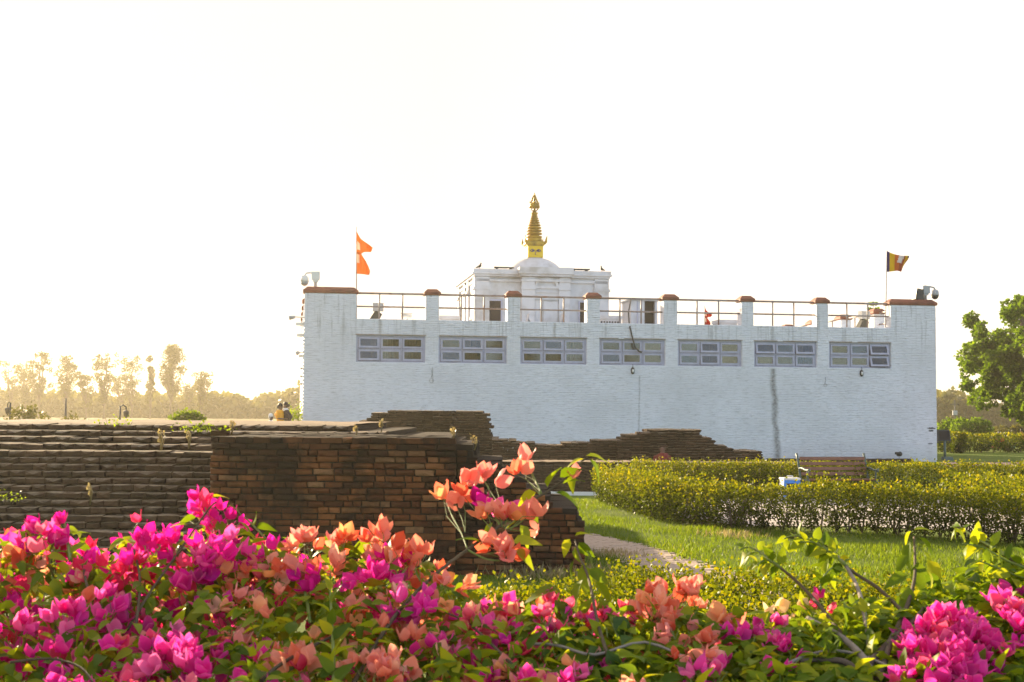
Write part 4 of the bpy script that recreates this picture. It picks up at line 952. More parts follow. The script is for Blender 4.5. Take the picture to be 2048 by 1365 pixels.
def person(loc, rz, label, sit=False, lean=0.0, arms='down', sc=1.0, top='sari', low='sari', hair='M', scarf=None, bun=False):
    # local frame: faces -y
    r = empty('person', loc, rz, label, 'person'); r.scale = (sc, sc, sc)
    hz = .10 if sit else .90; L = lambda z: -(z - hz) * math.sin(lean)
    J = {'pelvis': (0, 0, hz, .13)}
    def up(n, x, z, rad, y=0): J[n] = (x, y + L(hz + z), hz + z * math.cos(lean), rad)
    up('waist', 0, .20, .11); up('chest', 0, .42, .125); up('neck', 0, .56, .05); up('head0', 0, .63, .075, -.015); up('head1', 0, .75, .085, -.01)
    for sg, n in ((-1, 'L'), (1, 'R')):
        up('sh' + n, sg * .18, .47, .06)
        if arms == 'down': up('el' + n, sg * .24, .18, .045, .02); up('wr' + n, sg * .23, -.06, .03, -.05); up('ha' + n, sg * .22, -.15, .032, -.07)
        elif arms == 'hip': up('el' + n, sg * .40, .24, .045, .10); up('wr' + n, sg * .2, .06, .03, -.02); up('ha' + n, sg * .14, .05, .03, -.06)
        else: up('el' + n, sg * .24, .22, .045, -.05); up('wr' + n, sg * .12, .20, .03, -.26); up('ha' + n, sg * .04, .21, .032, -.3)
        if sit: J['hip' + n] = (sg * .12, -.04, hz, .10); J['kn' + n] = (sg * .36, -.30, hz + .02, .075); J['an' + n] = (sg * .02, -.42, .06, .045); J['to' + n] = (-sg * .10, -.40, .05, .035)
        else: J['hip' + n] = (sg * .10, 0, hz - .06, .10); J['kn' + n] = (sg * .10, -.02, .48, .065); J['an' + n] = (sg * .10, .02, .08, .042); J['to' + n] = (sg * .11, -.14, .03, .035)
    skin_body(r, J, EDG, M['skin'])
    c = lambda z, y=0: L(hz + z) + y; zz = lambda z: hz + z * math.cos(lean)
    t = MB(); t.loft([(0, c(q, dy), zz(q), rx, ry) for q, dy, rx, ry in ((-.06, 0, .19, .16), (.08, 0, .165, .14), (.2, 0, .16, .135), (.38, 0, .20, .15), (.49, 0, .205, .12), (.54, 0, .11, .09), (.57, 0, .065, .062))], 16)
    for n in 'LR':
        s, e, w = J['sh' + n][:3], J['el' + n][:3], J['wr' + n][:3]; t.tube([s, e] if top in ('sari', 'blouse') else [s, e, w], [.078, .058] if top in ('sari', 'blouse') else [.078, .06, .045], 8)
    t.build('upper_garment', M[top], r)
    b = MB()
    if sit: b.loft([(0, -.14, 0.0, .44, .36), (0, -.14, .10, .46, .36), (0, -.12, .19, .34, .28), (0, -.02, .26, .2, .17)], 18)
    else:
        if low in ('sari', 'maroon', 'redcloth', 'orangecloth'): b.loft([(0, 0, z, rx, ry) for z, rx, ry in ((.04, .27, .24), (.3, .24, .2), (.6, .215, .18), (.85, .20, .165), (.95, .18, .15))], 18)
        else:
            for n in 'LR': b.tube([J['hip' + n][:3], J['kn' + n][:3], J['an' + n][:3]], [.125, .085, .07], 10)
            b.loft([(0, 0, .78, .17, .13), (0, 0, .9, .19, .15), (0, 0, 1.0, .17, .14)], 14)
    b.build('lower_garment', M[low], r)
    hy = c(.70); h = MB(); h.loft([(0, hy + dy, zz(q), rx, ry) for q, dy, rx, ry in ((.60, .045, .045, .03), (.66, .03, .085, .065), (.74, .015, .10, .095), (.81, .01, .085, .085), (.86, .01, .03, .03))], 14)
    if bun: h.loft([(0, hy + .12, zz(q), k, k) for q, k in ((.64, .02), (.68, .06), (.73, .055), (.76, .015))], 10)
    if hair == 'L': h.tube([(0, hy + .07, zz(.70)), (0, c(.5, .12), zz(.5)), (0, c(.3, .15), zz(.3))], [.07, .075, .03], 8)
    if hair: h.build('head_cloth' if hair == 'W' else 'hair', M['whitecloth' if hair == 'W' else 'hair'], r)
    f = MB(); f.tube([(0, hy - .095, zz(.71)), (0, hy - .118, zz(.675)), (0, hy - .095, zz(.665))], [.012, .017, .01], 6)
    for sg in (-1, 1): f.loft([(sg * .092, hy, zz(q), .012, .022) for q in (.66, .69, .72)], 8)
    f.build('face_features', M['skin'], r)
    if scarf: MB().loft([(0, c(q, dy), zz(q), k, k * .95) for q, dy, k in ((.48, -.01, .15), (.53, -.02, .13), (.58, -.02, .10), (.60, -.02, .085))], 14).build('scarf', M[scarf], r)
    if low == 'sari' and top == 'sari' or top == 'maroon':
        MB().tube([(-.12, c(.5, .03), zz(.53)), (-.05, c(.4, .15), zz(.4)), (.12, c(.2, .16), zz(.2)), (.2, c(.05, .05), zz(.0))], [.06, .10, .09, .07], 8).build('shoulder_drape', M[top], r)
    return r
def stand_at(px, py_head, d, hgt):       # ground point under a head seen at (px, py_head)
    p = at(px, py_head, d); p.z -= hgt; return p
d_ = 52.0
def couple():
    a = at(561, 807, d_); b = at(571, 805, d_ + .1)
    g = float(height(np.array(a.x), np.array(d_)))
    ha, hb = (a.z - g), (b.z - g)
    person((a.x, d_, g), math.radians(62), 'standing person in a yellow orange sari near the corner of the temple', arms='front', sc=ha / 1.74, top='sari', low='sari', bun=True)
    person((b.x + .10, d_ + .15, g), math.radians(-70), 'standing person in dark clothes and pale scarf leaning towards the yellow sari', arms='hip', sc=hb / 1.72, top='darkcloth', low='darkcloth', hair='M', scarf='whitecloth', lean=.16, bun=True)
    c = at(542, 829, d_ - 2); gz = float(height(np.array(c.x), np.array(d_ - 2)))
    c2 = Vector((c.x, d_ - 2, c.z - .82)); person(c2, 1.2, 'seated small figure in white just beside the yellow sari', sit=True, sc=.9, top='whitecloth', low='whitecloth', hair='W')
couple()
pm = at(1325, 888, 36.0); person((pm.x, 36.0, .30), math.radians(175), 'person in a maroon robe sitting with their back turned before the brick heap', sit=True, arms='front', sc=max(.6, (pm.z - .30) / .94), top='maroon', low='maroon', hair='', lean=.12)
for px, py, d, rz, lab, tp, hr in ((1999, 861, 76, 2.9, 'person in a red top with long dark hair seated beyond the far hedge', 'redcloth', 'L'), (2012, 862, 77, 2.5, 'person in dark and teal clothes seated beside the red top beyond the far hedge', 'darkcloth', 'L'), (2043, 859, 75, 3.4, 'person in orange standing at the picture edge beyond the far hedge', 'orangecloth', 'M')):
    p = at(px, py, d)
    if 'standing' in lab: person((p.x, d, p.z - 1.72 * .72), rz, lab.replace('standing', 'sitting upright'), sc=.72, top=tp, low='darkcloth', hair=hr)
    else: person((p.x, d, p.z - 1.0), rz, lab, sit=True, sc=1.0, top=tp, low='teal' if tp == 'darkcloth' else tp, hair=hr)

# ------------------------------------------------------------------ bench, bin, floodlight post, lamps
def bench():
    c = gnd(1676, 998); rz = YAW + .02
    r = empty('park_bench', c, rz, 'brown wooden slatted bench with green iron ends facing the camera before the back hedge', 'bench'); w = .80
    p = at(1676, 998, c.y)
    seat_z, y_f, y_b = .44, -.28, .16
    for k in range(4): MB().box(-w, w, y_f + k * .115, y_f + k * .115 + .095, seat_z + .012 * k * -1, seat_z + .03 - .012 * k).build('seat_slat', M['wood'], r)
    for k in range(4):
        z0 = .53 + k * .115; y0 = .20 + k * .033
        Mx = Matrix.Translation((0, y0, z0)) @ Matrix.Rotation(-.28, 4, 'X'); MB().box(-w, w, -.012, .012, 0, .074, 0, Mx).build('back_slat', M['wood'], r)
    for sg in (-1, 1):
        x = sg * (w + .03); e = MB()
        e.tube([(x, .42, 1.02), (x, .36, .92), (x, .27, .68), (x, .20, .48), (x, .22, .3), (x, .30, .12), (x, .36, 0)], [.03, .027, .026, .03, .03, .028, .03], 8)
        e.tube([(x, .20, .45), (x, 0, .42), (x, -.26, .44)], .026, 8)
        e.tube([(x, -.30, .44), (x, -.27, .28), (x, -.22, .14), (x, -.30, 0)], [.03, .03, .026, .03], 8)
        e.tube([(x, .27, .68), (x, .1, .70), (x, -.12, .66), (x, -.26, .66), (x, -.33, .69), (x, -.34, .64), (x, -.29, .62)], [.024, .026, .024, .026, .024, .02, .014], 8)
        e.tube([(x, -.26, .44), (x, -.20, .52), (x, -.22, .60), (x, -.24, .65)], .022, 8)
        for q in (0, 1, 2): e.tube([(x, .12 * math.cos(a) * (1 - .2 * q) + .0 - .06 + q * .1, .25 + .05 * q + .09 * math.sin(a)) for a in np.linspace(0, 5.6, 12)], .012, 6)
        e.build('end_frame', M['green_iron'], r)
bench()
def bin_():
    c = gnd(1580, 1002); r = empty('plastic_bin', c, 0.05, 'white and blue plastic bin with a lid handle standing beside the bench', 'bin'); w0, w1, h = .245, .18, .48
    b = MB(); v = [(-w0, -w0, 0), (w0, -w0, 0), (w0, w0, 0), (-w0, w0, 0), (-w1, -w1, h), (w1, -w1, h), (w1, w1, h), (-w1, w1, h)]
    b.add(v, [(3, 2, 1, 0), (4, 5, 6, 7), (1, 2, 6, 5), (2, 3, 7, 6), (3, 0, 4, 7)], 0)
    f = lambda x, z: (x * (w0 + (w1 - w0) * z), -(w0 + (w1 - w0) * z), z * h)
    b.add([f(-1, 0), f(1, 0), f(1, 1), f(-1, 1)], [(0, 1, 2, 3)], 0)
    b.build('body', M['offwhite'], r)
    g = lambda x, z, o: (x * (w0 + (w1 - w0) * z), -(w0 + (w1 - w0) * z) - o, z * h)
    b = MB()
    for q in ([(-.98, 0), (-.62, 0), (-.62, .82), (-.98, .97)], [(.62, 0), (.98, 0), (.98, .97), (.62, .82)], [(-.98, .97), (-.62, .82), (.62, .82), (.98, .97)]): b.add([g(x, z, .02) for x, z in q] + [g(x, z, .001) for x, z in q], [(0, 1, 2, 3), (1, 0, 4, 5), (2, 1, 5, 6), (3, 2, 6, 7), (0, 3, 7, 4)])
    b.build('front_frame', M['blue'], r); MB().add([g(x, z, .004) for x, z in ((-.62, 0), (.62, 0), (.62, .82), (-.62, .82))], [(0, 1, 2, 3)]).build('dark_opening', M['black'], r)
    MB().box(-w1 - .02, w1 + .02, -w1 - .02, w1 + .02, h, h + .035, 0, None, .01).build('lid', M['offwhite'], r)
    MB().tube([(-.07, 0, h + .03), (-.06, 0, h + .07), (.06, 0, h + .07), (.07, 0, h + .03)], .014, 6).build('handle', M['offwhite'], r)
bin_()
def flood_post():
    c = gnd(1889, 921.5); k = c.y / FPX; r = empty('floodlight_post', c, .15, 'dark square floodlight on a green post at the shaded corner of the temple', 'floodlight'); z0 = at(1889, 883, c.y).z; z1 = at(1889, 860, c.y).z; w = 13.5 * k
    MB().tube([(.02, 0, 0), (.02, 0, z0 + .03)], .055, 10).build('post', M['green_iron'], r); MB().box(-.1, .35, -.15, .15, -.02, .16, 0, None, .02).build('footing', M['green_iron'], r)
    Mx = Matrix.Translation((0, 0, (z0 + z1) / 2)) @ Matrix.Rotation(-.12, 4, 'X'); h = (z1 - z0) / 2
    MB().box(-w, w, -.02, .18, -h, h, 0, Mx, .03).build('housing', M['dark'], r); MB().box(-w + .06, w - .06, -.03, -.021, -h + .06, h - .06, 0, Mx).build('lens', M['black'], r)
    b = MB(); b.tube([(-w, .08, z0), (-w - .03, .08, z0 - .06), (w + .03, .08, z0 - .06), (w, .08, z0)], .02, 6); b.build('yoke', M['dark'], r)
flood_post()
def street_lamp(px, py_top, d, label, arm, ht=None):
    c = at(px, 835, d); g = float(height(np.array(c.x), np.array(d))); H = at(px, py_top, d).z - g; k = d / FPX
    r = empty('street_lamp', (c.x, d, g), 0, label, 'street lamp')
    b = MB().tube([(0, 0, -.1), (0, 0, H)], [.06, .045], 8); b.lathe([(.10, 0), (.10, .3), (.06, .36)], 0, 0, 10)
    b.build('pole', M['dark'], r)
    L = arm * k
    MB().tube([(0, 0, H - .05), (L * .5, 0, H + .04), (L, 0, H - .06), (L, 0, H - .22)], .03, 6).build('arm', M['dark'], r)
    MB().lathe([(.03, H - .2), (.13, H - .25), (.14, H - .29), (.08, H - .5), (.04, H - .53), (.01, H - .58)], L, 0, 10).build('lantern', M['dark'], r)
street_lamp(240, 812, 62, 'street lamp with an arm to one side, standing in the haze behind the brick mound', 12)
street_lamp(20, 806, 62, 'street lamp near the frame edge beyond the brick mound, beside a shrub', -5)
def mast(px, py_top, d, label, cross=True):
    c = at(px, 835, d); H = at(px, py_top, d).z; r = empty('mast', (c.x, d, -.2), 0, label, 'mast')
    MB().tube([(0, 0, 0), (0, 0, H + .2)], [.1, .05], 8).build('pole', M['dark'], r); b = MB(); b.box(-.25, .25, -.1, .1, H - 1.5, H - 1.0); b.box(-.15, .15, -.2, -.101, H - 1.4, H - 1.1); b.build('equipment_box', M['grey'], r)
    if cross: MB().tube([(-.5, 0, H - .3), (.5, 0, H - .3)], .03, 5).build('crossbar', M['dark'], r)
mast(1910, 800, 150, 'thin mast with an equipment box in the haze before the far trees')
mast(131, 797, 75, 'dark pole with a box top rising from the haze behind the brick mound', False)
# ------------------------------------------------------------------ leaves and crowns
QUAD = (np.array([(-.5, 0, 0), (.5, 0, 0), (.35, 1, .12), (-.35, 1, .12)]), [(0, 1, 2, 3)])
DIA = (np.array([(0, 0, 0), (.42, .45, .10), (0, 1, -.05), (-.42, .45, .10)]), [(0, 1, 2, 3)])
BLADE = (np.array([(-.06, 0, 0), (.06, 0, 0), (.045, .6, .12), (-.045, .6, .12), (.0, 1, .38), (.0, 1, .38)]), [(0, 1, 2, 3), (3, 2, 4, 5)])
def leaf_template():
    vs = []; us = np.linspace(0, 1, 6)
    for u in us:
        w = .30 * math.sin(math.pi * min(1, u ** .75)) ** .85 * (1 - .25 * u) if 0 < u < 1 else .0
        dz = -.28 * u * u
        vs += [(-w, u, dz + w * .45 - .05 * u), (0, u, dz), (w, u, dz + w * .45 - .05 * u)]
    f = [(i * 3 + j, i * 3 + j + 1, i * 3 + 4 + j, i * 3 + 3 + j) for i in range(5) for j in range(2)]
    return np.array(vs), f
LEAF = leaf_template()
def leaf_cloud(P, size, out=None, upbias=.5, T=DIA, droop=0.0):
    n = len(P); D = rdir(n)
    if out is not None: D = D * .9 + out
    D[:, 2] -= droop
    U = rdir(n) * .8 + np.array([0, 0, upbias]); R = frames(D, U)
    return R, size * nr.uniform(.65, 1.35, n)
def tree(name, base, H, crown, nleaf, lsize, mat, label, cat, group=None, trunk_r=.15, bark='bark', limbs=5, fork=.45):
    # crown: list of (dx, dy, z, r) clumps relative to the base
    r = empty(name, base, 0, label, cat, group)
    b = MB(); topc = max(crown, key=lambda c: c[2])
    pts = [(0, 0, -.3)]; 
    for t in (.2, .45, .7, .95): pts.append((topc[0] * t * t + rnd.uniform(-.02, .02) * H, topc[1] * t * t, topc[2] * t))
    b.tube(pts, [trunk_r * 1.15, trunk_r, trunk_r * .75, trunk_r * .5, trunk_r * .15], 8)
    for c in sorted(crown, key=lambda c: -c[3])[:limbs * 4]:
        z0 = max(H * .18, min(c[2] * fork + rnd.uniform(-.05, .05) * H, c[2] - .1)); t = z0 / topc[2]
        s = Vector((topc[0] * t * t, topc[1] * t * t, z0)); e = Vector(c[:3]); m_ = s.lerp(e, .5) + Vector((0, 0, -.08 * (e - s).length))
        b.tube([s, m_, e], [trunk_r * .42, trunk_r * .26, trunk_r * .06], 5)
    b.build('trunk', M[bark], r)
    w = np.array([c[3] ** 2 for c in crown]); w /= w.sum(); idx = nr.choice(len(crown), nleaf, p=w)
    C = np.array([c[:3] for c in crown])[idx]; rad = np.array([c[3] for c in crown])[idx]
    d = rdir(nleaf); rr = nr.uniform(.25, 1, nleaf) ** .45; P = C + d * (rad * rr)[:, None] * np.array([1, 1, .82])
    R, S_ = leaf_cloud(P, lsize, d * .6, .6)
    ti = np.clip(nr.normal(.45, .22, nleaf), 0, .99)
    tag(link_mesh('crown', scatter('crown', DIA, P, R, S_, ti, M[mat]), r), kind='stuff' if False else None)
    return r
def clumps(n, w, z0, z1, r0, r1, shape=lambda t: 1):
    out = []
    for i in range(n):
        t = rnd.random(); a = rnd.uniform(0, 6.28); q = math.sqrt(rnd.random()) * w * shape(t)
        out.append((q * math.cos(a), q * math.sin(a), z0 + (z1 - z0) * t, rnd.uniform(r0, r1)))
    return out
# sparse tall trees far off on the sunny side
far = [(22, 722, 26, 'a'), (78, 706, 24, 'b'), (130, 714, 20, 'c'), (172, 746, 18, 'd'), (207, 705, 22, 'e'), (262, 709, 24, 'f'), (299, 713, 10, 'g'), (342, 689, 26, 'h'), (402, 745, 16, 'i'), (-40, 730, 22, 'j'), (378, 770, 14, 'k'), (50, 735, 16, 'l'), (240, 750, 16, 'm')]
desc = ['sparse hazy tree nearest the frame edge over the brick mound', 'tall airy hazy tree second among the far row, above the lamp', 'rounder hazy tree rising right over the dark pole', 'short thin hazy tree between two taller ones in the far row', 'fan shaped hazy tree with forked trunk standing clear of its neighbours', 'broad airy hazy tree standing behind the slim spindly one',
        'very slim spindly hazy tree beside the tallest of the far row', 'tallest and densest hazy tree of the far row', 'small lone thin hazy tree nearest to the temple', 'hazy tree cut by the frame edge', 'low wispy hazy tree at the foot of the tallest one', 'low hazy tree between the first two of the far row', 'small hazy tree between fan shaped and broad airy ones']
for (px, pt, wpx, k), ds in zip(far, desc):
    d = 235 + rnd.uniform(-15, 25); c = at(px, 835, d); g = float(height(np.array(c.x), np.array(d))); H = at(px, pt, d).z - g; m_ = d / FPX; w = wpx * m_
    if k == 'h': cr = clumps(90, w * .9, H * .36, H * .98, .4, .85, lambda t: .5 + .5 * math.sin(t * 3)); nl = 5200
    elif k in 'cb': cr = clumps(80, w * .95, H * .34, H * .98, .28, .62, lambda t: .4 + .8 * math.sin(t * 2.9)); nl = 3000
    elif k == 'g': cr = clumps(30, w * .8, H * .25, H * .98, .25, .5, lambda t: 1 - .6 * t); nl = 2300
    else: cr = clumps(80, w * 1.1, H * .26, H * .98, .22, .55, lambda t: .35 + .8 * t); nl = 2300
    tree('far_tree', (c.x, d, g), H, cr, nl, .27, 'tree_far', ds, 'tree', 'tall sparse trees in the haze', .17, 'bark', 9, .42)
# far woods reading as one mass
def wood(name, pts, d, depth, n, lsize, mat, label=None):
    tp = prof(pts); bx = nr.uniform(pts[0][0], pts[-1][0], n); dd = d + nr.uniform(0, depth, n); P = np.zeros((n, 3))
    for i in range(n):
        yt = tp(bx[i]) + 9 * mnoise.noise(Vector((bx[i] * .05, dd[i] * .08, 0))) + 4 * mnoise.noise(Vector((bx[i] * .2, dd[i] * .1, 4)))
        H = at(bx[i], yt, d).z; a = at(bx[i], 830, dd[i]); u = rnd.random() ** .6
        P[i] = (a.x, dd[i], max(.1, H * u))
    R, S_ = leaf_cloud(P, lsize, None, .5); c = P.mean(0); c[2] = 0
    o = link_mesh(name, scatter(name, DIA, P - c, R, S_, np.clip(nr.normal(.4, .2, n), 0, .99), M[mat]), None, c)
    return tag(o, label, 'wood', None, 'stuff')
wood('far_wood', [(-120, 780), (60, 790), (100, 787), (180, 795), (260, 800), (300, 792), (380, 798), (430, 790), (470, 792), (495, 802), (502, 818), (510, 806), (530, 796), (560, 792), (590, 780), (606, 772), (680, 768)], 260, 40, 15000, 1.3, 'tree_far', 'hazy golden far wood in a low band under the tall sparse trees')
# tall trees behind the viewer: the temple panes mirror them
def back_wood():
    n = 7000; P = np.zeros((n, 3)); P[:, 0] = nr.uniform(-90, 60, n); P[:, 1] = nr.uniform(-74, -66, n); P[:, 2] = 16 * nr.random(n) ** .8 * (.82 + .18 * np.sin(P[:, 0] * .5))
    R, S_ = leaf_cloud(P, 1.9, None, .5); c = np.array([-10, -70, 0.])
    tag(link_mesh('far_wood', scatter('far_wood', DIA, P - c, R, S_, nr.random(n), M['tree_near']), None, c), 'dense tall wood behind the viewer, mirrored in the temple panes', 'wood', None, 'stuff')
back_wood()
wood('far_wood', [(1830, 800), (1872, 788), (1895, 782), (1910, 783), (1930, 795), (1960, 812), (2000, 815), (2080, 818), (2200, 815)], 230, 30, 6000, 1.2, 'tree_far', 'pale hazy far wood behind the shaded corner of the temple')
# the big broad tree
def big_tree():
    d = 82.0; m_ = d / FPX; c = at(2075, 905, d); base = Vector((c.x, d, 0)); H = at(2070, 600, d).z
    cl = []
    edge = [(1930, 745, 18), (1945, 700, 16), (1955, 765, 18), (1970, 660, 20), (1985, 720, 28), (2000, 640, 24), (1990, 790, 22), (1965, 810, 14), (2020, 690, 32), (2030, 620, 24), (2040, 760, 34), (2015, 810, 22), (2060, 680, 36), (2055, 615, 26), (2040, 820, 14), (2080, 740, 40), (2090, 640, 34), (2120, 700, 40), (2110, 790, 34), (2150, 650, 36), (2180, 730, 40), (2160, 800, 30), (2210, 690, 30), (2220, 770, 28), (1940, 725, 12), (1935, 775, 10), (1952, 690, 10)]
    for px, py, r in edge:
        for q in range(2 if r > 20 else 1):
            p = at(px + rnd.uniform(-3, 3), py + rnd.uniform(-3, 3), d); cl.append((p.x - base.x, rnd.uniform(-1, 1) * math.sqrt(max(0, 4.6 ** 2 - min(4.5, abs(p.x - base.x)) ** 2)) * (1 if r > 20 else .5), p.z, r * m_ * rnd.uniform(.8, 1.05)))
    for _ in range(46):
        a, q = rnd.uniform(0, 6.28), math.sqrt(rnd.random()); p = at(2090 + 130 * q * math.cos(a), 728 + 100 * q * math.sin(a), d); cl.append((p.x - base.x, rnd.uniform(-3, 3), p.z, rnd.uniform(24, 36) * m_))
    sub = []
    for x, y, z, r in cl:
        for _ in range(7):
            v = Vector((rnd.gauss(0, 1), rnd.gauss(0, 1), rnd.gauss(0, 1))).normalized(); sub.append((x + v.x * r * .75, y + v.y * r * .75, z + v.z * r * .7, r * rnd.uniform(.34, .55)))
    tree('broad_tree', base, H, sub, 75000, .20, 'tree_near', 'large broad leafy green tree beyond the lawn, cut by the picture edge', 'tree', None, .42, 'bark', 6, .42)
big_tree()
def bush(px, ptop, wpx, d, label, mat='bush', n=2600, ls=.12, name='bush', base_py=None, group=None):
    c = at(px, 835, d); g = float(height(np.array(c.x), np.array(d))); H = at(px, ptop, d).z - g; w = wpx * d / FPX
    r = empty(name, (c.x, d, g), 0, label, 'bush', group)
    cl = [(rnd.uniform(-.75, .75) * w, rnd.uniform(-.5, .5) * w, 0, 0) for _ in range(16)]
    P = []; O = []
    cl = [(x, y, max(.12, H * (1 - .55 * ((x / w) ** 2 + (y / w) ** 2)) - rnd.uniform(.18, .5) * H), H * rnd.uniform(.22, .36)) for x, y, _, _ in cl]
    w_ = np.array([q[3] ** 2 for q in cl]); w_ /= w_.sum(); idx = nr.choice(len(cl), n, p=w_); C = np.array(cl)[idx]; dd = rdir(n); P = C[:, :3] + dd * (C[:, 3] * nr.uniform(.2, 1, n) ** .4)[:, None]; P[:, 2] = np.abs(P[:, 2]) + .03
    R, S_ = leaf_cloud(P, ls, dd * .6, .6); link_mesh('foliage', scatter('foliage', DIA, P, R, S_, np.clip(nr.normal(.45, .22, n), 0, .99), M[mat]), r)
    b = MB()
    for x, y, z, q in cl[:7]: b.tube([(x * .12, y * .12, -.1), (x * .5, y * .5, z * .5), (x, y, z)], [.035, .025, .008], 5)
    b.build('stems', M['bark'], r)
bush(371, 816, 34, 46, 'rounded bright green bush glowing beyond the brick mound', n=6000, ls=.10)
bush(45, 808, 42, 50, 'loose pale shrub near the frame edge beyond the brick mound', 'tree_far', 700, .12)
bush(600, 805, 14, 54, 'yellow green shrub tucked against the near corner of the temple', 'bush', 900, .10)
bush(150, 828, 60, 48, 'low straggling shrub along the back of the brick mound', 'tree_far', 500, .1)
bush(1945, 836, 48, 96, 'rounded olive bush under the broad tree behind the far hedge', 'tree_near', 3800, .17)
bush(1900, 840, 22, 100, 'dark flat topped bush behind the floodlight post', 'tree_near', 1500, .17)
bush(2020, 850, 40, 98, 'pale bush behind the seated people', 'tree_far', 2200, .17)
bush(1885, 862, 16, 90, 'small dark bush half hidden by the floodlight box', 'tree_near', 900, .15)
def conifer():
    d = 95.0; c = at(1748, 835, d); H = at(1748, 603, d).z; r = empty('conifer', (c.x, d, 0), 0, 'thin whorled conifer top showing above the parapet behind the last railing bay', 'tree')
    b = MB().tube([(0, 0, -.2), (0, 0, H * .6), (0, 0, H)], [.14, .07, .012], 8); P = []; D = []
    for k in range(16):
        z = H - .25 - k * .42; L = min(1.6, .18 + k * .11)
        for j in range(7):
            a = j * .9 + k * .5; e = (L * math.cos(a), L * math.sin(a), z + L * .25); b.tube([(0, 0, z), (L * .6 * math.cos(a), L * .6 * math.sin(a), z + .02), e], [.03, .025, .012], 4)
            for t in np.linspace(.25, 1, 9): P.append((e[0] * t, e[1] * t, z + L * .25 * t * t)); D.append((math.cos(a), math.sin(a), .5))
    b.build('trunk', M['bark'], r); P = np.array(P); R = frames(np.array(D) + rdir(len(P)) * .7, rdir(len(P)))
    link_mesh('crown', scatter('crown', DIA, P, R, np.full(len(P), .26), nr.random(len(P)), M['tree_near']), r)
conifer()

# ------------------------------------------------------------------ hedges
def hedge(label, path, width, H, n, ls, stem_gap, name='hedge', base_open=.3, tufts=1.0, mat='hedge', lowfrac=.25):
    path = [Vector((p[0], p[1], 0)) for p in path]; org = sum(path, Vector()) / len(path); r = empty(name, org, 0, label, 'hedge')
    seg = [(path[i], path[i + 1]) for i in range(len(path) - 1)]; Ls = [(b - a).length for a, b in seg]; tot = sum(Ls)
    def P_(s):
        for (a, b), L in zip(seg, Ls):
            if s <= L: return a.lerp(b, s / L), (b - a).normalized()
            s -= L
        return path[-1], (seg[-1][1] - seg[-1][0]).normalized()
    sprigs = []; b = MB(); ns = int(tot / stem_gap)
    for i in range(ns):
        p, d = P_((i + rnd.uniform(.2, .8)) * tot / ns); nn = Vector((-d.y, d.x, 0)); p = p + nn * rnd.uniform(-.2, .2) * width
        for q in range(rnd.randint(2, 4)):
            e = p + d * rnd.uniform(-.28, .28) + nn * rnd.uniform(-.42, .42) * width + Vector((0, 0, H * rnd.uniform(.7, 1.0)))
            m_ = p.lerp(e, .45) + d * rnd.uniform(-.06, .06) - Vector((0, 0, .04)); b.tube([p - org + Vector((0, 0, -.02)), m_ - org, e - org], [.016, .011, .004], 4, cap=False)
    tag(b.build('stems', M['bark'], r), kind='stuff')
    P = np.zeros((n, 3)); O = np.zeros((n, 3)); ti = np.zeros(n)
    # a plant by plant density so that gaps open near the ground
    for i in range(n):
        s = rnd.random() * tot; p, d = P_(s); nn = Vector((-d.y, d.x, 0)); plant = .5 + .5 * math.sin(2 * math.pi * s / (stem_gap * 1.9) + 1.5 * math.sin(s * .8))
        u = rnd.random()
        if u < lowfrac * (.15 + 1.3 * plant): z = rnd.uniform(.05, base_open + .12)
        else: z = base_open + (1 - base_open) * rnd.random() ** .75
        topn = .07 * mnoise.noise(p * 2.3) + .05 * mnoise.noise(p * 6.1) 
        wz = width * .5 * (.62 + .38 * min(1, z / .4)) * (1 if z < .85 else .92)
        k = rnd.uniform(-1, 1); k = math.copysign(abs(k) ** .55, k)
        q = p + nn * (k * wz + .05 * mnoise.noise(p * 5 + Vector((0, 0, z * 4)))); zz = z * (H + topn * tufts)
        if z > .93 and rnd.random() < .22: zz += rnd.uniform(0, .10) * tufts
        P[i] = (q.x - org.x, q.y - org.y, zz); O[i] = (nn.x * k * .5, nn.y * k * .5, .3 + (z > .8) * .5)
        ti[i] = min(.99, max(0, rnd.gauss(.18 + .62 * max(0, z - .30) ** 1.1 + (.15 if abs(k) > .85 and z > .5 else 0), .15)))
    R, S_ = leaf_cloud(P, ls, O, .5)
    tag(link_mesh('foliage', scatter('foliage', DIA, P, R, S_, ti, M[mat]), r), kind='stuff')
    return r
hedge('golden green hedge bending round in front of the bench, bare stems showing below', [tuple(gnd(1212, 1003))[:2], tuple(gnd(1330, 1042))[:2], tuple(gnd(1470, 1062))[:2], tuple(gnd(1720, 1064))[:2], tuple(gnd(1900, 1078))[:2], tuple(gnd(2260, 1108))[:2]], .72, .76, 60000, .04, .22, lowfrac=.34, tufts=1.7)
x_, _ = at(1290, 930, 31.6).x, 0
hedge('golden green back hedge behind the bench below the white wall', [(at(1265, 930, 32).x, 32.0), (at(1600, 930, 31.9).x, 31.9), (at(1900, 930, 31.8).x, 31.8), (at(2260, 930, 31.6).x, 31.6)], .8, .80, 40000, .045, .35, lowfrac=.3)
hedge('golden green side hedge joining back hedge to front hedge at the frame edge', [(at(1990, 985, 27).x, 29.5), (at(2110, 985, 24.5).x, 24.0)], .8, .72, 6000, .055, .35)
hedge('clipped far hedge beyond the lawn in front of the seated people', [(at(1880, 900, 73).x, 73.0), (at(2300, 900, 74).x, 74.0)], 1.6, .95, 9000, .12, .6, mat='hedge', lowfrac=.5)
hedge('small round clipped hedge bush at the near end of the far hedge', [(at(1900, 900, 71).x, 71.0), (at(1925, 900, 71).x, 71.0)], 1.5, 1.05, 3000, .11, .5, mat='hedge', lowfrac=.5)
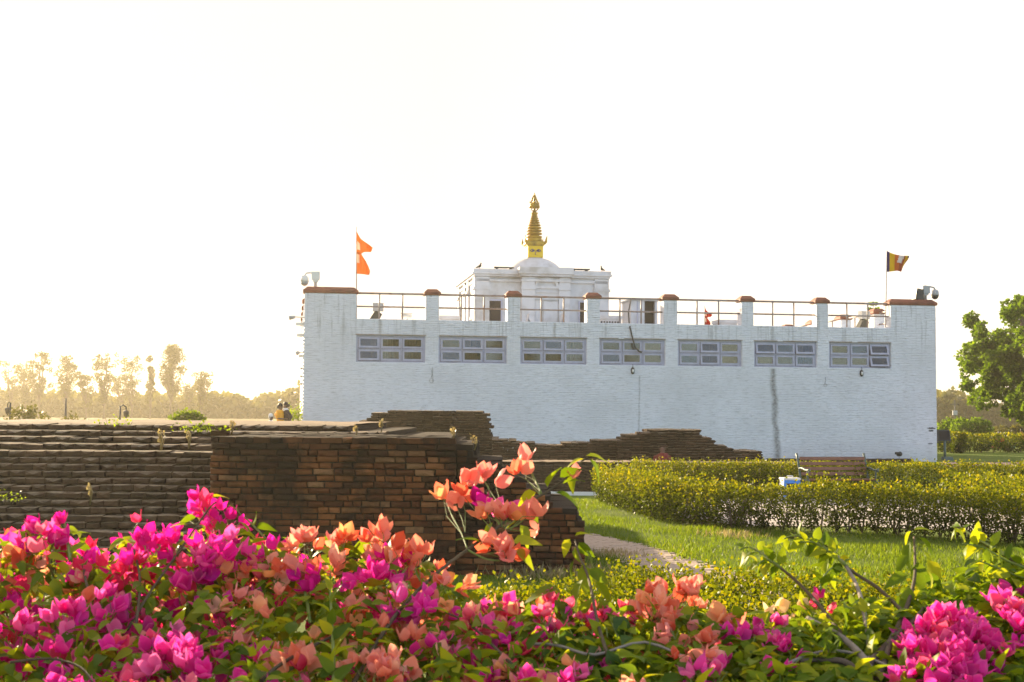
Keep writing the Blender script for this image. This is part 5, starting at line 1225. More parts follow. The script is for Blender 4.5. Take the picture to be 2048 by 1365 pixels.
hedge('low wide golden hedge close behind the bougainvillea, in front of the lawn', [(.35, 10.6), (1.1, 10.0), (2.4, 9.6), (3.6, 9.5), (5.6, 9.3)], 2.3, .62, 80000, .030, .22, lowfrac=.25, tufts=1.3)

# ------------------------------------------------------------------ grass
def grass():
    n = 90000
    path_xy = np.array([(p.x, p.y) for p in PC])
    X = nr.uniform(-1.5, 9.5, n * 3); Y = 10.5 + 21 * nr.random(n * 3) ** 1.3
    inside = (np.abs(X) < Y * .42 + .5) & ~((X < at(1172, 1000, 16).x + .05) & (Y > 15.9) & (Y < 19))
    # keep off the path and the plaza
    dmin = np.full(len(X), 9.0)
    for a, b in zip(path_xy[:-1], path_xy[1:]):
        ab = b - a; t = np.clip(((X - a[0]) * ab[0] + (Y - a[1]) * ab[1]) / (ab @ ab), 0, 1); dmin = np.minimum(dmin, np.hypot(X - a[0] - t * ab[0], Y - a[1] - t * ab[1]))
    edge = .40 + .12 * np.sin(X * 7 + Y * 5) * nr.random(len(X))
    hp = [gnd(1212, 1003), gnd(1330, 1042), gnd(1470, 1062), gnd(1720, 1064), gnd(1900, 1078), gnd(2260, 1108)]
    hy = np.interp(X, [p.x for p in hp], [p.y for p in hp])
    left = X < hp[0].x
    ok = inside & (dmin > edge) & (left | (Y < hy + .25)) & (Y < 31)
    patch = np.array([mnoise.noise(Vector((x * .7, y * .7, 2))) for x, y in zip(X, Y)])
    ok &= nr.random(len(X)) < np.clip(.75 + .6 * patch, .12, 1)
    X, Y, patch = X[ok][:n], Y[ok][:n], patch[ok][:n]; n = len(X)
    P = np.stack([X, Y, np.full(n, -.012)], 1); D = np.array([0, 0, 1.0]) + rdir(n) * .55; D[:, 2] = np.abs(D[:, 2]) + .15
    tall = np.clip(.055 + .05 * patch, .03, .12) * nr.uniform(.6, 1.5, n)
    R = frames(D, rdir(n)); ti = np.clip(nr.normal(.45 + .25 * patch, .18, n), 0, .99)
    c = np.array([3, 20, 0.])
    tag(link_mesh('grass', scatter('grass', BLADE, P - c, R, tall, ti, M['grass']), None, c), kind='stuff')
grass()
def tuft(loc, n, h, spread, label, mat='dry', name='grass_tuft', cat='grass tuft'):
    loc = Vector(loc); P = np.zeros((n, 3)); P[:, 0] = nr.normal(0, spread, n); P[:, 1] = nr.normal(0, spread, n); D = np.array([0, 0, 1.]) + rdir(n) * .6; D[:, 2] = np.abs(D[:, 2])
    R = frames(D, rdir(n)); tag(link_mesh(name, scatter(name, BLADE, P, R, h * nr.uniform(.5, 1.2, n), nr.random(n), M[mat]), None, loc), label, cat, None, 'stuff')
tuft(gnd(1225, 1112), 400, .09, .22, 'dry brown heap of cut grass lying beside the brick path'); tuft(gnd(1110, 1150), 700, .14, .35, 'dry grass litter at the foot of the stepped retaining wall end')
tuft(gnd(1470, 1072), 300, .10, .25, 'dry grass patch at the foot of the front hedge'); tuft((at(1295, 905, 36).x, 36, .3), 160, .42, .25, 'pale wild grass growing at the foot of the brick heap beside the maroon robe', 'dry')
tuft((at(1180, 905, 36.6).x, 36.4, .3), 90, .3, .4, 'thin wild grass along the long low ruined wall', 'dry')
def weed(px, py, d, h, label, n=3):
    c = at(px, py, d); r = empty('dry_weed', c, 0, label, 'weed', 'weeds on the ruins'); b = MB(); P = []; D = []
    for k in range(n):
        a = rnd.uniform(-.4, .4); e = Vector((a * h, rnd.uniform(-.1, .1), h * rnd.uniform(.6, 1))); b.tube([(a * .03, 0, -.06), e * .5 + Vector((.02, 0, 0)), e], [.007, .006, .003], 4)
        for t in np.linspace(.25, 1, 7): P.append(e * t); D.append((rnd.uniform(-1, 1), rnd.uniform(-1, 1), .8))
    b.build('stalk', M['dry'], r); P = np.array([tuple(p) for p in P]); R = frames(np.array(D), rdir(len(P)))
    link_mesh('leaves', scatter('leaves', DIA, P, R, nr.uniform(.03, .06, len(P)), nr.random(len(P)), M['dry']), r)
for px, py, d, h, lab in ((377, 888, 16.6, .17, 'pale dry weed standing in the corner where mound and retaining wall meet'), (322, 892, 16.8, .2, 'single tall dry stalk on the brick mound'), (905, 876, 17, .13, 'pair of dry weeds at the top end of the retaining wall'), (948, 893, 16.7, .15, 'dry weed on the first step of the wall flank'),
                          (762, 858, 18, .1, 'small dry weed at the tip of the upper ledge'), (712, 866, 17.5, .08, 'tiny dry weed in the ledge over the retaining wall'), (462, 862, 17.5, .12, 'dry weed on the ledge where the mound runs behind the wall'), (180, 1000, 16.6, .2, 'thin weed on the lower courses of the mound')):
    weed(px, py, d, h, lab)
def green_weed(px, py, d, n, w, label):
    c = at(px, py, d); P = np.zeros((n, 3)); P[:, 0] = nr.normal(0, w, n); P[:, 1] = nr.normal(-.05, .06, n); P[:, 2] = np.abs(nr.normal(0, .05, n)); R, S_ = leaf_cloud(P, .035, None, .5)
    r = empty('green_weed', c, 0, label, 'weed', 'weeds on the ruins'); link_mesh('leaves', scatter('leaves', DIA, P, R, S_, nr.random(n), M['bush']), r)
    b = MB(); [b.tube([(P[i][0] * .7, P[i][1] * .7, -.05), tuple(P[i])], .003, 4) for i in range(0, n, 6)]; b.build('stems', M['twig'], r)
green_weed(400, 862, 17.4, 150, .14, 'grey green creeping weed on the ledge above the wall corner'); green_weed(235, 850, 18.5, 60, .12, 'small green weed on the top ledge of the mound'); green_weed(8, 1000, 16.5, 80, .12, 'green weed on the mound courses at the frame edge')

# ------------------------------------------------------------------ bougainvillea
def petal_mat(name, stops, tr=.5, sat=(1.2, 1, 1)):
    m, nt, bs, out = new_mat(name); f = tint_fac(nt); c = ramp(nt, f, stops); n = noise_tex(nt, 90, 4); c = mixc(nt, .3, c, mixc(nt, n, (.45, .45, .45), (1, 1, 1)), 'MULTIPLY')
    al = nd(nt, 'ShaderNodeAttribute', attribute_name='along').outputs['Fac']; ac = nd(nt, 'ShaderNodeAttribute', attribute_name='across').outputs['Fac']
    c = mixc(nt, mathn(nt, 'MULTIPLY', mathn(nt, 'MULTIPLY', mathn(nt, 'POWER', al, 1.5), ac), .26), c, tuple(min(1, .45 + .55 * q) for q in stops[-1][1]))
    nt.links.new(c, bs.inputs['Base Color']); bs.inputs['Roughness'].default_value = .55; bs.inputs['Specular IOR Level'].default_value = .2
    t = nd(nt, 'ShaderNodeBsdfTranslucent'); nt.links.new(mixc(nt, 1.0, c, sat, 'MULTIPLY'), t.inputs[0]); mx = nd(nt, 'ShaderNodeMixShader'); mx.inputs[0].default_value = tr
    nt.links.new(bs.outputs[0], mx.inputs[1]); nt.links.new(t.outputs[0], mx.inputs[2]); nt.links.new(mx.outputs[0], out.inputs[0]); return m
PM = {'magenta': petal_mat('magenta_bract', [(0, (.46, .008, .20)), (.15, (.70, .012, .30)), (.4, (.86, .02, .38)), (.65, (.82, .02, .46)), (.85, (.88, .10, .44)), (1, (.90, .22, .50))], .58),
      'rose': petal_mat('rose_red_bract', [(0, (.55, .015, .07)), (.2, (.80, .03, .12)), (.5, (.88, .07, .22)), (1, (.90, .24, .34))]),
      'salmon': petal_mat('salmon_orange_bract', [(0, (.70, .12, .05)), (.15, (.84, .22, .11)), (.4, (.87, .34, .23)), (.65, (.87, .34, .30)), (.85, (.89, .42, .14)), (1, (.91, .52, .40))]),
      'cream': petal_mat('cream_yellow_bract', [(0, (.85, .62, .25)), (1, (.88, .70, .40))])}
M['pistil'] = simple('cream_floret', (.75, .70, .5), .7, .1, 20, 0)
def flower_template(seed, L=.0345):
    q = random.Random(seed); vs = []; fs = []
    for k in range(3):
        a0 = k * 2.094 + q.uniform(-.25, .25); op = q.uniform(.75, 1.25); Lk = L * q.uniform(.85, 1.12); wd = Lk * q.uniform(.40, .52); tw = q.uniform(-.3, .3); curl = q.uniform(-.2, .35); o = len(vs)
        for i in range(6):
            u = i / 5; w = wd * (math.sin(math.pi * min(1, .06 + .94 * u) ** .8) ** .8 if u < 1 else 0.0)
            if i == 5: w = 0
            r = .004 + Lk * (.42 * op * math.sin(u * 1.75) + curl * .35 * max(0, u - .6)); h = Lk * (.06 + .98 * u)
            for j in (-1, -.45, .45, 1):
                t = j * w; rr = r - .38 * abs(j) ** 1.6 * w * .9 + q.uniform(-.002, .002); a = a0 + tw * u
                ca, sa = math.cos(a), math.sin(a); vs.append((rr * ca - t * sa, rr * sa + t * ca, h + q.uniform(-.0012, .0012) - .1 * abs(j) * w))
        fs += [(o + i * 4 + j, o + i * 4 + j + 1, o + i * 4 + 5 + j, o + i * 4 + 4 + j) for i in range(5) for j in range(3)]
    return np.array(vs), fs
FT = [flower_template(s) for s in range(7)]
# templates grow along +z; turn them so that the length runs along +y as in frames()
FTy = [(t[0][:, [0, 2, 1]] * np.array([1, 1, -1]), t[1]) for t in FT]
FU = np.tile(np.repeat(np.linspace(0, 1, 6), 4), 3); FV = np.tile(np.array([1, .3, .3, 1.]), 18)
def flower_mesh(t, mat):
    me = np_mesh('flower', t[0], t[1], mat, None, True)
    for nm, val in (('along', FU), ('across', FV)):
        a = me.attributes.new(nm, 'FLOAT', 'POINT'); a.data.foreach_set('value', val.astype(np.float32))
    return me
FM = {c: [flower_mesh(t, PM[c]) for t in FTy] for c in PM}
def leaf_variants(mat, n=4):
    out = []
    for k in range(n):
        v = LEAF[0].copy(); v[:, 2] += rnd.uniform(-.25, .12) * v[:, 1] ** 2; v[:, 0] *= rnd.uniform(.85, 1.25); v[:, 2] += np.where(v[:, 0] != 0, nr.uniform(-.03, .03, len(v)), 0); out.append(np_mesh('leaf', v, LEAF[1], mat, None, True))
    return out
LM = leaf_variants(M['leaf_bg']); LMd = leaf_variants(M['leaf_dark'])
CAMV = np.array([0, 0, EYE])
class Plant:
    def __init__(s, base, label):
        s.base = Vector(base); s.root = empty('bougainvillea', s.base, 0, label, 'flowering bush', 'bougainvillea bushes in the foreground'); s.fl = []; s.lf = []; s.nb = 0; s.twigs = MB()
    def branch(s, pts, r0, r1, mat='twig', n=6):
        P = [Vector(p) - s.base for p in pts]
        if len(P) > 2:           # smooth the bend
            Q_ = []
            for i in range(len(P) - 1):
                p0, p1, p2, p3 = P[max(i - 1, 0)], P[i], P[i + 1], P[min(i + 2, len(P) - 1)]
                for t in (0, .25, .5, .75): Q_.append(.5 * ((2 * p1) + (p2 - p0) * t + (2 * p0 - 5 * p1 + 4 * p2 - p3) * t * t + (3 * p1 - p0 - 3 * p2 + p3) * t ** 3))
            P = Q_ + [P[-1]]
        k = len(P); b = MB().tube(P, [r0 + (r1 - r0) * i / (k - 1) for i in range(k)], n); b.build('branch', M[mat], s.root)
    def twig(s, a, c, r=.0022, mid=None):
        a, c = Vector(a) - s.base, Vector(c) - s.base; m_ = a.lerp(c, .5) + Vector((rnd.uniform(-.02, .02), rnd.uniform(-.02, .02), rnd.uniform(-.01, .02))); s.twigs.tube([a, m_, c], [r * 1.5, r * 1.2, r * .8], 4, cap=False)
    def flower(s, p, up, col, size=1.0): s.fl.append((Vector(p), Vector(up), col, size))
    def leaf(s, p, d, size, up=None, kind=0): s.lf.append((Vector(p), Vector(d), size, up, kind))
    def cluster(s, p, col, n=5, spread=.042, size=1.0, leaves=3, hub=None):
        p = Vector(p) - Vector((0, 0, .016)); hub = p + Vector((rnd.uniform(-.03, .03), rnd.uniform(-.01, .06), -.07)) if hub is None else Vector(hub)
        for k in range(n):
            v = Vector((rnd.gauss(0, 1), rnd.gauss(-.25, .8), rnd.gauss(.35, .8))).normalized(); q = p + v * spread * rnd.uniform(.5, 1.15)
            up = v * .75 + Vector((rnd.uniform(-.3, .3), -.1, .65)); c = col if isinstance(col, str) else rnd.choices(list(col), list(col.values()))[0]
            s.flower(q, up, c, size * rnd.uniform(.78, 1.12)); s.twig(hub, q, .0009)
        for k in range(leaves):
            v = Vector((rnd.gauss(0, 1), rnd.gauss(-.2, .8), rnd.gauss(-.1, .5))).normalized(); s.leaf(p - Vector((0, 0, .03)) + v * spread * 1.2, v + Vector((0, 0, .1)), rnd.uniform(.04, .065))
    def shoot(s, pts, nleaf, size, r=.005, kind=0, tip_leaf=True, mat='greenstem'):
        s.branch(pts, r, r * .4, mat); P = [Vector(p) for p in pts]; L = [(P[i + 1] - P[i]).length for i in range(len(P) - 1)]; tot = sum(L)
        for k in range(nleaf):
            t = (k + .6) / nleaf * tot; i = 0
            while i < len(L) - 1 and t > L[i]: t -= L[i]; i += 1
            q = P[i].lerp(P[i + 1], t / L[i]); d = (P[i + 1] - P[i]).normalized(); a = k * 2.4 + rnd.uniform(-.4, .4); o = d.orthogonal().normalized(); side = (o * math.cos(a) + d.cross(o) * math.sin(a))
            s.leaf(q + side * .004, side + d * .35 + Vector((0, 0, -.15)), size * rnd.uniform(.7, 1.15), None, kind)
    def finish(s):
        if s.twigs.v: tag(s.twigs.build('twigs', M['greenstem'], s.root), kind='stuff')
        s.fl.sort(key=lambda f: (f[0] - Vector(CAMV)).length + (.4 if f[0].z < 1.32 else 0) )
        def Rm(d, up):
            d = np.array(d)[None]; u = rdir(1) if up is None else np.array(up)[None]; return frames(d, u)[0]
        for p, up, c, sz in s.fl[:300]:
            o = link_mesh('flower', rnd.choice(FM[c]), s.root); R = Matrix(Rm(up, None).tolist()).to_4x4(); o.matrix_local = Matrix.Translation(p - s.base) @ R @ Matrix.Diagonal((sz, sz, sz, 1))
        by = {}
        for f in s.fl[300:]: by.setdefault(f[2], []).append(f)
        for c, fl in by.items():
            D = np.array([tuple(f[1]) for f in fl]); P = np.array([tuple(f[0] - s.base) for f in fl]); R = frames(D, rdir(len(fl)))
            tag(link_mesh('inner_flowers', scatter('inner_flowers', FTy[2], P, R, np.array([f[3] for f in fl]), nr.random(len(fl)), PM[c]), s.root), kind='stuff')
        s.lf.sort(key=lambda f: (f[0] - Vector(CAMV)).length - f[2] * 6)
        for p, d, sz, up, kind in s.lf[:300]:
            u = (Vector((0, 0, 1)) + Vector(rdir(1)[0]) * .7) if up is None else Vector(up)
            o = link_mesh('leaf', rnd.choice(LMd if kind else LM), s.root); R = Matrix(frames(np.array(d)[None], np.array(u)[None])[0].tolist()).to_4x4(); o.matrix_local = Matrix.Translation(p - s.base) @ R @ Matrix.Diagonal((sz, sz, sz, 1))
        lf = s.lf[300:]
        if lf:
            D = np.array([tuple(f[1]) for f in lf]); P = np.array([tuple(f[0] - s.base) for f in lf]); R = frames(D, np.array([0, 0, 1.]) + rdir(len(lf)) * .8)
            tag(link_mesh('inner_leaves', scatter('inner_leaves', LEAF, P, R, np.array([f[2] for f in lf]), nr.random(len(lf)), M['leaf_bg']), s.root), kind='stuff')
ytop = prof([(-80, 1075), (0, 1075), (60, 1055), (130, 1040), (165, 1070), (230, 1085), (280, 1055), (330, 1062), (380, 1050), (470, 1055), (520, 1090), (580, 1085), (650, 1068), (750, 1068), (820, 1095), (865, 1115), (905, 1150), (940, 1165), (990, 1195), (1050, 1205), (1090, 1198), (1180, 1212), (1270, 1205), (1300, 1190), (1390, 1185), (1440, 1225), (1520, 1245), (1600, 1240), (1700, 1200), (1800, 1190), (1900, 1160), (1960, 1130), (2048, 1110), (2140, 1100)])
def depth_at(px, py): return 2.85 + (1365 - py) / 300 * .75
def surf(px, py, back=0.0): return at(px, py, depth_at(px, py) + back)
def fill(pl, x0, x1, mixf, ncl, nfl, nleaf, top_off=12, ybias=1.0, leaf_only_fn=None):
    for k in range(ncl):
        px = rnd.uniform(x0, x1); yt = ytop(px) + top_off; py = yt + (1455 - yt) * rnd.random() ** ybias
        p = surf(px, py, abs(rnd.gauss(0, .16)) + (0 if rnd.random() < .55 else rnd.uniform(0, .5)))
        col = mixf(px, py)
        if col is None: continue
        pl.cluster(p, col, rnd.randint(max(2, nfl - 2), nfl + 2), rnd.uniform(.03, .05), 1, 2, p + Vector((rnd.uniform(-.04, .04), rnd.uniform(.02, .08), -.10)))
    for k in range(nleaf):
        px = rnd.uniform(x0, x1); yt = ytop(px) + top_off - 6; py = yt + (1480 - yt) * rnd.random() ** .9; p = surf(px, py, rnd.uniform(-.03, .6) if rnd.random() < .5 else rnd.uniform(-.05, .12))
        v = Vector((rnd.gauss(0, 1), rnd.gauss(-.1, .8), rnd.gauss(-.15, .5))).normalized(); pl.leaf(p, v, rnd.uniform(.032, .058))
def skeleton(pl, tips, mat='bark'):
    b0 = pl.base
    for t in tips:
        t = Vector(t); hub = b0 + Vector(((t.x - b0.x) * .35 + rnd.uniform(-.08, .08), rnd.uniform(-.1, .15), t.z * .5)); pl.branch([b0 + Vector((rnd.uniform(-.06, .06), rnd.uniform(-.06, .06), -.05)), hub, hub.lerp(t, .6) + Vector((0, 0, .06)), t], .013, .004, mat)
def tips(x0, x1, n): return [surf(x, rnd.uniform(max(1150, ytop(x) + 40), 1350), rnd.uniform(.1, .35)) for x in np.linspace(x0, x1, n)]

# --- magenta bush on the sunny side
A = Plant((surf(230, 1250).x, 3.35, 0), 'magenta bougainvillea bush massed in front of the stepped brick mound, one spray reaching up')
def mixA(px, py):
    if px < 130 and 1095 < py < 1175: return {'salmon': 5, 'rose': 1}
    if px > 440: return {'magenta': 3, 'salmon': 4, 'rose': 1}
    if 110 < px < 330 and 1130 < py < 1230: return {'magenta': 4, 'rose': 3, 'salmon': 1}
    return {'magenta': 6, 'rose': 2.2, 'salmon': .35}
fill(A, -70, 520, mixA, 240, 4, 1500)
skeleton(A, tips(-30, 480, 7))
A.branch([surf(255, 1260, .05), surf(300, 1185), surf(350, 1115, -.02), surf(415, 1022, -.03), surf(432, 1005, -.03)], .004, .0022, 'twig')
for px, py, n in ((405, 992, 5), (425, 1010, 4), (398, 1020, 4), (440, 1030, 3), (470, 1035, 3), (425, 1050, 3), (448, 1052, 3)): A.cluster(surf(px, py), {'magenta': 5, 'rose': 1}, n, .024, .95, 0, surf(px - 8, py + 30))
for px, py, dx, dz in ((392, 1035, -1, -.2), (375, 1050, -1, .1), (425, 995, .8, .2), (435, 1042, .5, -.8), (455, 1012, 1, -.3), (480, 1045, .8, -.5)): A.leaf(surf(px, py, -.04), (dx, -.2, dz), .05, (0, -.5, 1))
for px, py, n in ((85, 1052, 4), (65, 1070, 4), (128, 1050, 4), (100, 1085, 4), (40, 1085, 4), (140, 1075, 3), (278, 1052, 1), (310, 1072, 4), (345, 1072, 3), (290, 1085, 3)): A.cluster(surf(px, py), 'magenta' if n > 1 else 'rose', n, .026, 1, 1, surf(px, py + 40))
for px, py, n in ((415, 1110, 8), (445, 1125, 8), (455, 1095, 6), (395, 1130, 6), (330, 1330, 9), (365, 1310, 8), (130, 1240, 8), (215, 1215, 8), (20, 1260, 7), (400, 1350, 7)): A.cluster(surf(px, py, -.04), 'magenta', n, .04, 1.08, 1)
A.shoot([surf(140, 1120, 0), surf(135, 1080), surf(128, 1035)], 5, .045)
A.shoot([surf(620, 1245, .02), surf(605, 1170), surf(560, 1110), surf(505, 1050), surf(488, 1035)], 0, .05, .0045)
for px, py, dx, dz, sz in ((512, 1057, 1, .12, .062), (503, 1050, .4, .5, .04), (495, 1062, -1, -.2, .05), (525, 1068, 1, -.25, .062), (500, 1075, -.7, -.8, .06), (548, 1090, .9, -.3, .05), (545, 1100, .3, -1, .06), (560, 1110, -.9, -.4, .045), (578, 1130, .1, -1, .065), (585, 1145, 1, .1, .05)): A.leaf(surf(px, py, -.03), (dx, -.15, dz), sz, (.2, -.6, 1))
A.branch([surf(20, 1325, -.1), surf(100, 1318, -.08), surf(160, 1335, -.08), surf(190, 1372, -.06)], .003, .0025, 'twig')
A.branch([surf(165, 1115), surf(172, 1165), surf(185, 1200)], .004, .003, 'twig'); A.branch([surf(265, 1090), surf(280, 1160), surf(272, 1250)], .003, .004, 'twig')
A.finish()
# --- salmon orange bush in the middle, with the high arching spray
B = Plant((surf(760, 1250).x, 3.4, 0), 'salmon orange bougainvillea bush in the middle, an arching flowering spray rising over the retaining wall')
def mixB(px, py):
    if py > 1280 and 830 < px < 980: return {'magenta': 4, 'salmon': 2}
    if px > 880 and py > 1180: return {'salmon': 3, 'magenta': 2, 'rose': 2}
    return {'salmon': 6, 'magenta': 1.5, 'rose': .7}
fill(B, 490, 1060, mixB, 165, 4, 1500)
skeleton(B, tips(540, 1020, 7))
B.branch([surf(690, 1400, .02), surf(745, 1300), surf(800, 1220, -.03), surf(870, 1150, -.05), surf(935, 1100, -.06), surf(1000, 1052, -.06), surf(1050, 1010, -.06), surf(1092, 985, -.06), surf(1140, 950, -.06), surf(1165, 922, -.06), surf(1180, 914, -.06)], .0055, .0025, 'twig')
hubB = {}
for px, py, n, c, hx, hy in ((1055, 921, 1, 'salmon', 1083, 985), (1046, 932, 1, 'salmon', 1083, 985), (1040, 958, 2, 'salmon', 1080, 990), (937, 962, 2, 'salmon', 985, 1010), (962, 962, 2, 'salmon', 985, 1012), (985, 962, 2, 'salmon', 1000, 1012), (893, 1000, 2, 'salmon', 925, 1070), (915, 1002, 2, 'salmon', 930, 1065), (940, 1000, 2, 'salmon', 985, 1060), (975, 1018, 3, 'magenta', 1005, 1045), (1000, 1022, 2, 'magenta', 1010, 1050),
                             (990, 1032, 2, 'salmon', 1005, 1055), (1010, 1045, 2, 'salmon', 1020, 1045), (1035, 1042, 3, 'salmon', 1010, 1060), (1080, 1046, 3, 'salmon', 1020, 1060), (985, 1088, 3, 'salmon', 960, 1090), (1005, 1112, 3, 'salmon', 975, 1108), (1020, 1105, 2, 'salmon', 975, 1108), (1150, 958, 1, 'salmon', 1150, 940)):
    B.cluster(surf(px, py - 9, -.06), c, n, .021, 1.3, 0, surf(hx, hy, -.06))
for px, py, dx, dz, sz in ((1095, 975, .3, .9, .05), (1072, 985, -1, -.5, .05), (1120, 955, 1, .6, .05), (1110, 985, 1, -.3, .055), (1125, 968, .9, .4, .045), (1168, 918, -1, -.25, .045), (1172, 912, .9, .0, .045), (1178, 918, .7, -.9, .055), (1150, 940, -.3, -1, .05), (1060, 1000, .2, -1, .05), (1038, 1018, -.3, -1, .045), (960, 1085, -.7, .3, .045), (1025, 1085, 1, .15, .055), (1030, 1100, .9, -.6, .05), (985, 1045, -.4, -1, .05), (1040, 1050, .5, -.9, .05)): B.leaf(surf(px, py, -.07), (dx, -.15, dz), sz * 1.35, (.2, -.6, 1))
B.branch([surf(935, 1100, -.06), surf(922, 1065, -.06), surf(905, 1035, -.06), surf(897, 1012, -.06)], .0022, .0012, 'greenstem'); B.branch([surf(1000, 1052, -.06), surf(985, 1020, -.06), surf(975, 985, -.06)], .003, .0016, 'greenstem'); B.branch([surf(1083, 988, -.06), surf(1068, 955, -.06), surf(1056, 930, -.06)], .003, .0016, 'greenstem'); B.branch([surf(935, 1100, -.06), surf(970, 1118, -.06), surf(1000, 1122, -.06)], .003, .0016, 'greenstem')
for px, py, n in ((680, 1072, 4), (752, 1070, 4), (600, 1088, 3), (615, 1085, 3), (530, 1108, 3), (770, 1095, 4), (800, 1110, 4), (840, 1118, 4), (655, 1130, 5), (905, 1160, 4), (770, 1350, 9), (800, 1330, 8), (740, 1330, 8), (515, 1230, 5), (600, 1325, 4), (560, 1140, 4)): B.cluster(surf(px, py, -.03), 'salmon', n, .03, 1.05, 1, surf(px, py + 45))
for px, py, n in ((730, 1155, 5), (760, 1160, 4), (650, 1165, 3), (850, 1215, 6), (820, 1210, 4), (790, 1120, 3)): B.cluster(surf(px, py, -.04), 'magenta', n, .032, 1, 1)
B.shoot([surf(668, 1370, -.02), surf(666, 1290, -.05), surf(662, 1215, -.06), surf(660, 1172, -.06)], 34, .05, .005)
B.shoot([surf(1025, 1330), surf(940, 1250, -.03), surf(890, 1225, -.03)], 8, .045, .004, 0, True, 'twig')
B.branch([surf(520, 1365, .0), surf(560, 1330, -.05), surf(640, 1285, -.04), surf(700, 1260)], .005, .003, 'twig')
B.finish()
# --- rose magenta bush right of the middle
C = Plant((surf(1180, 1280).x, 3.25, 0), 'rose magenta bougainvillea bush with long heart shaped dark leaves on an upright shoot')
fill(C, 1040, 1290, lambda px, py: {'magenta': 5, 'rose': 3, 'salmon': 1.6} if py < 1300 else {'salmon': 3, 'magenta': 4, 'rose': 1}, 34, 3, 900, 16)
skeleton(C, tips(1060, 1270, 4))
for px, py, n in ((1095, 1205, 3), (1090, 1225, 3), (1120, 1215, 3), (1150, 1230, 2), (1170, 1225, 2), (1190, 1240, 2), (1185, 1220, 3), (1215, 1225, 3), (1120, 1245, 2), (1080, 1270, 3), (1110, 1265, 2), (1040, 1300, 3), (1250, 1230, 3), (1235, 1225, 3)): C.cluster(surf(px, py), {'magenta': 2, 'rose': 3}, n, .022, .85, 1, surf(px, py + 50))
C.branch([surf(1215, 1310, -.03), surf(1195, 1245, -.05), surf(1178, 1160, -.06), surf(1160, 1115, -.06), surf(1150, 1080, -.06)], .005, .0022, 'twig')
for px, py, dx, dz, sz in ((1140, 1078, -.5, -1, .05), (1150, 1072, .8, .3, .045), (1158, 1085, .7, -.8, .055), (1150, 1095, .3, -1, .055), (1170, 1100, .6, -.8, .05), (1148, 1120, -.3, -1, .065), (1165, 1130, .2, -1, .075), (1178, 1140, .9, -.5, .06), (1165, 1160, -.5, -1, .08), (1190, 1165, .8, -.8, .075), (1120, 1180, -1, -.1, .09), (1110, 1200, .5, -.9, .09), (1200, 1200, .6, -1, .08), (1225, 1235, .9, -.9, .085), (1240, 1270, .7, -.8, .08), (1130, 1260, .1, -1, .08), (1180, 1290, .5, -1, .09), (1215, 1300, .4, -1, .08)): C.leaf(surf(px, py, -.07), (dx, -.15, dz), sz, (.1, -.8, .8), 1)
C.branch([surf(1040, 1290, .0), surf(1110, 1290, -.03), surf(1190, 1310, -.03), surf(1290, 1285, -.03), surf(1400, 1330, 0)], .004, .003, 'greywood')
C.finish()
# --- salmon and magenta bush
D = Plant((surf(1430, 1300).x, 3.2, 0), 'small bougainvillea bush with pale salmon heads over magenta ones')
fill(D, 1280, 1580, lambda px, py: ({'salmon': 5, 'rose': 1} if px < 1420 else {'magenta': 4, 'rose': 1, 'salmon': 1}) if py > 1200 + (px > 1440) * 60 and (px < 1450 or rnd.random() < .45) else None, 26, 3, 1300, 20)
skeleton(D, tips(1300, 1560, 4))
for px, py, n in ((1350, 1180, 5), (1385, 1195, 4), (1370, 1175, 3), (1305, 1205, 5), (1325, 1215, 6), (1350, 1235, 5), (1360, 1255, 5), (1390, 1270, 5), (1375, 1300, 5), (1400, 1320, 5), (1430, 1235, 3), (1448, 1230, 3), (1300, 1190, 4)): D.cluster(surf(px, py, -.04), 'salmon', n, .028, 1.02, 1, surf(px, py + 45))
for px, py, n in ((1540, 1250, 4), (1475, 1262, 4), (1545, 1290, 5), (1570, 1300, 4), (1500, 1270, 3), (1560, 1340, 5), (1430, 1330, 5), (1395, 1350, 5)): D.cluster(surf(px, py, -.03), 'magenta', n, .028, .95, 1, surf(px, py + 45))
for px, py in ((1550, 1195), (1535, 1218), (1580, 1212), (1592, 1208)): D.cluster(surf(px, py), 'cream', 1, .01, .85, 2)
D.cluster(surf(1635, 1185), 'magenta', 1, .01, .8, 0); D.cluster(surf(1645, 1200), 'rose', 3, .02, .8, 1)
D.finish()
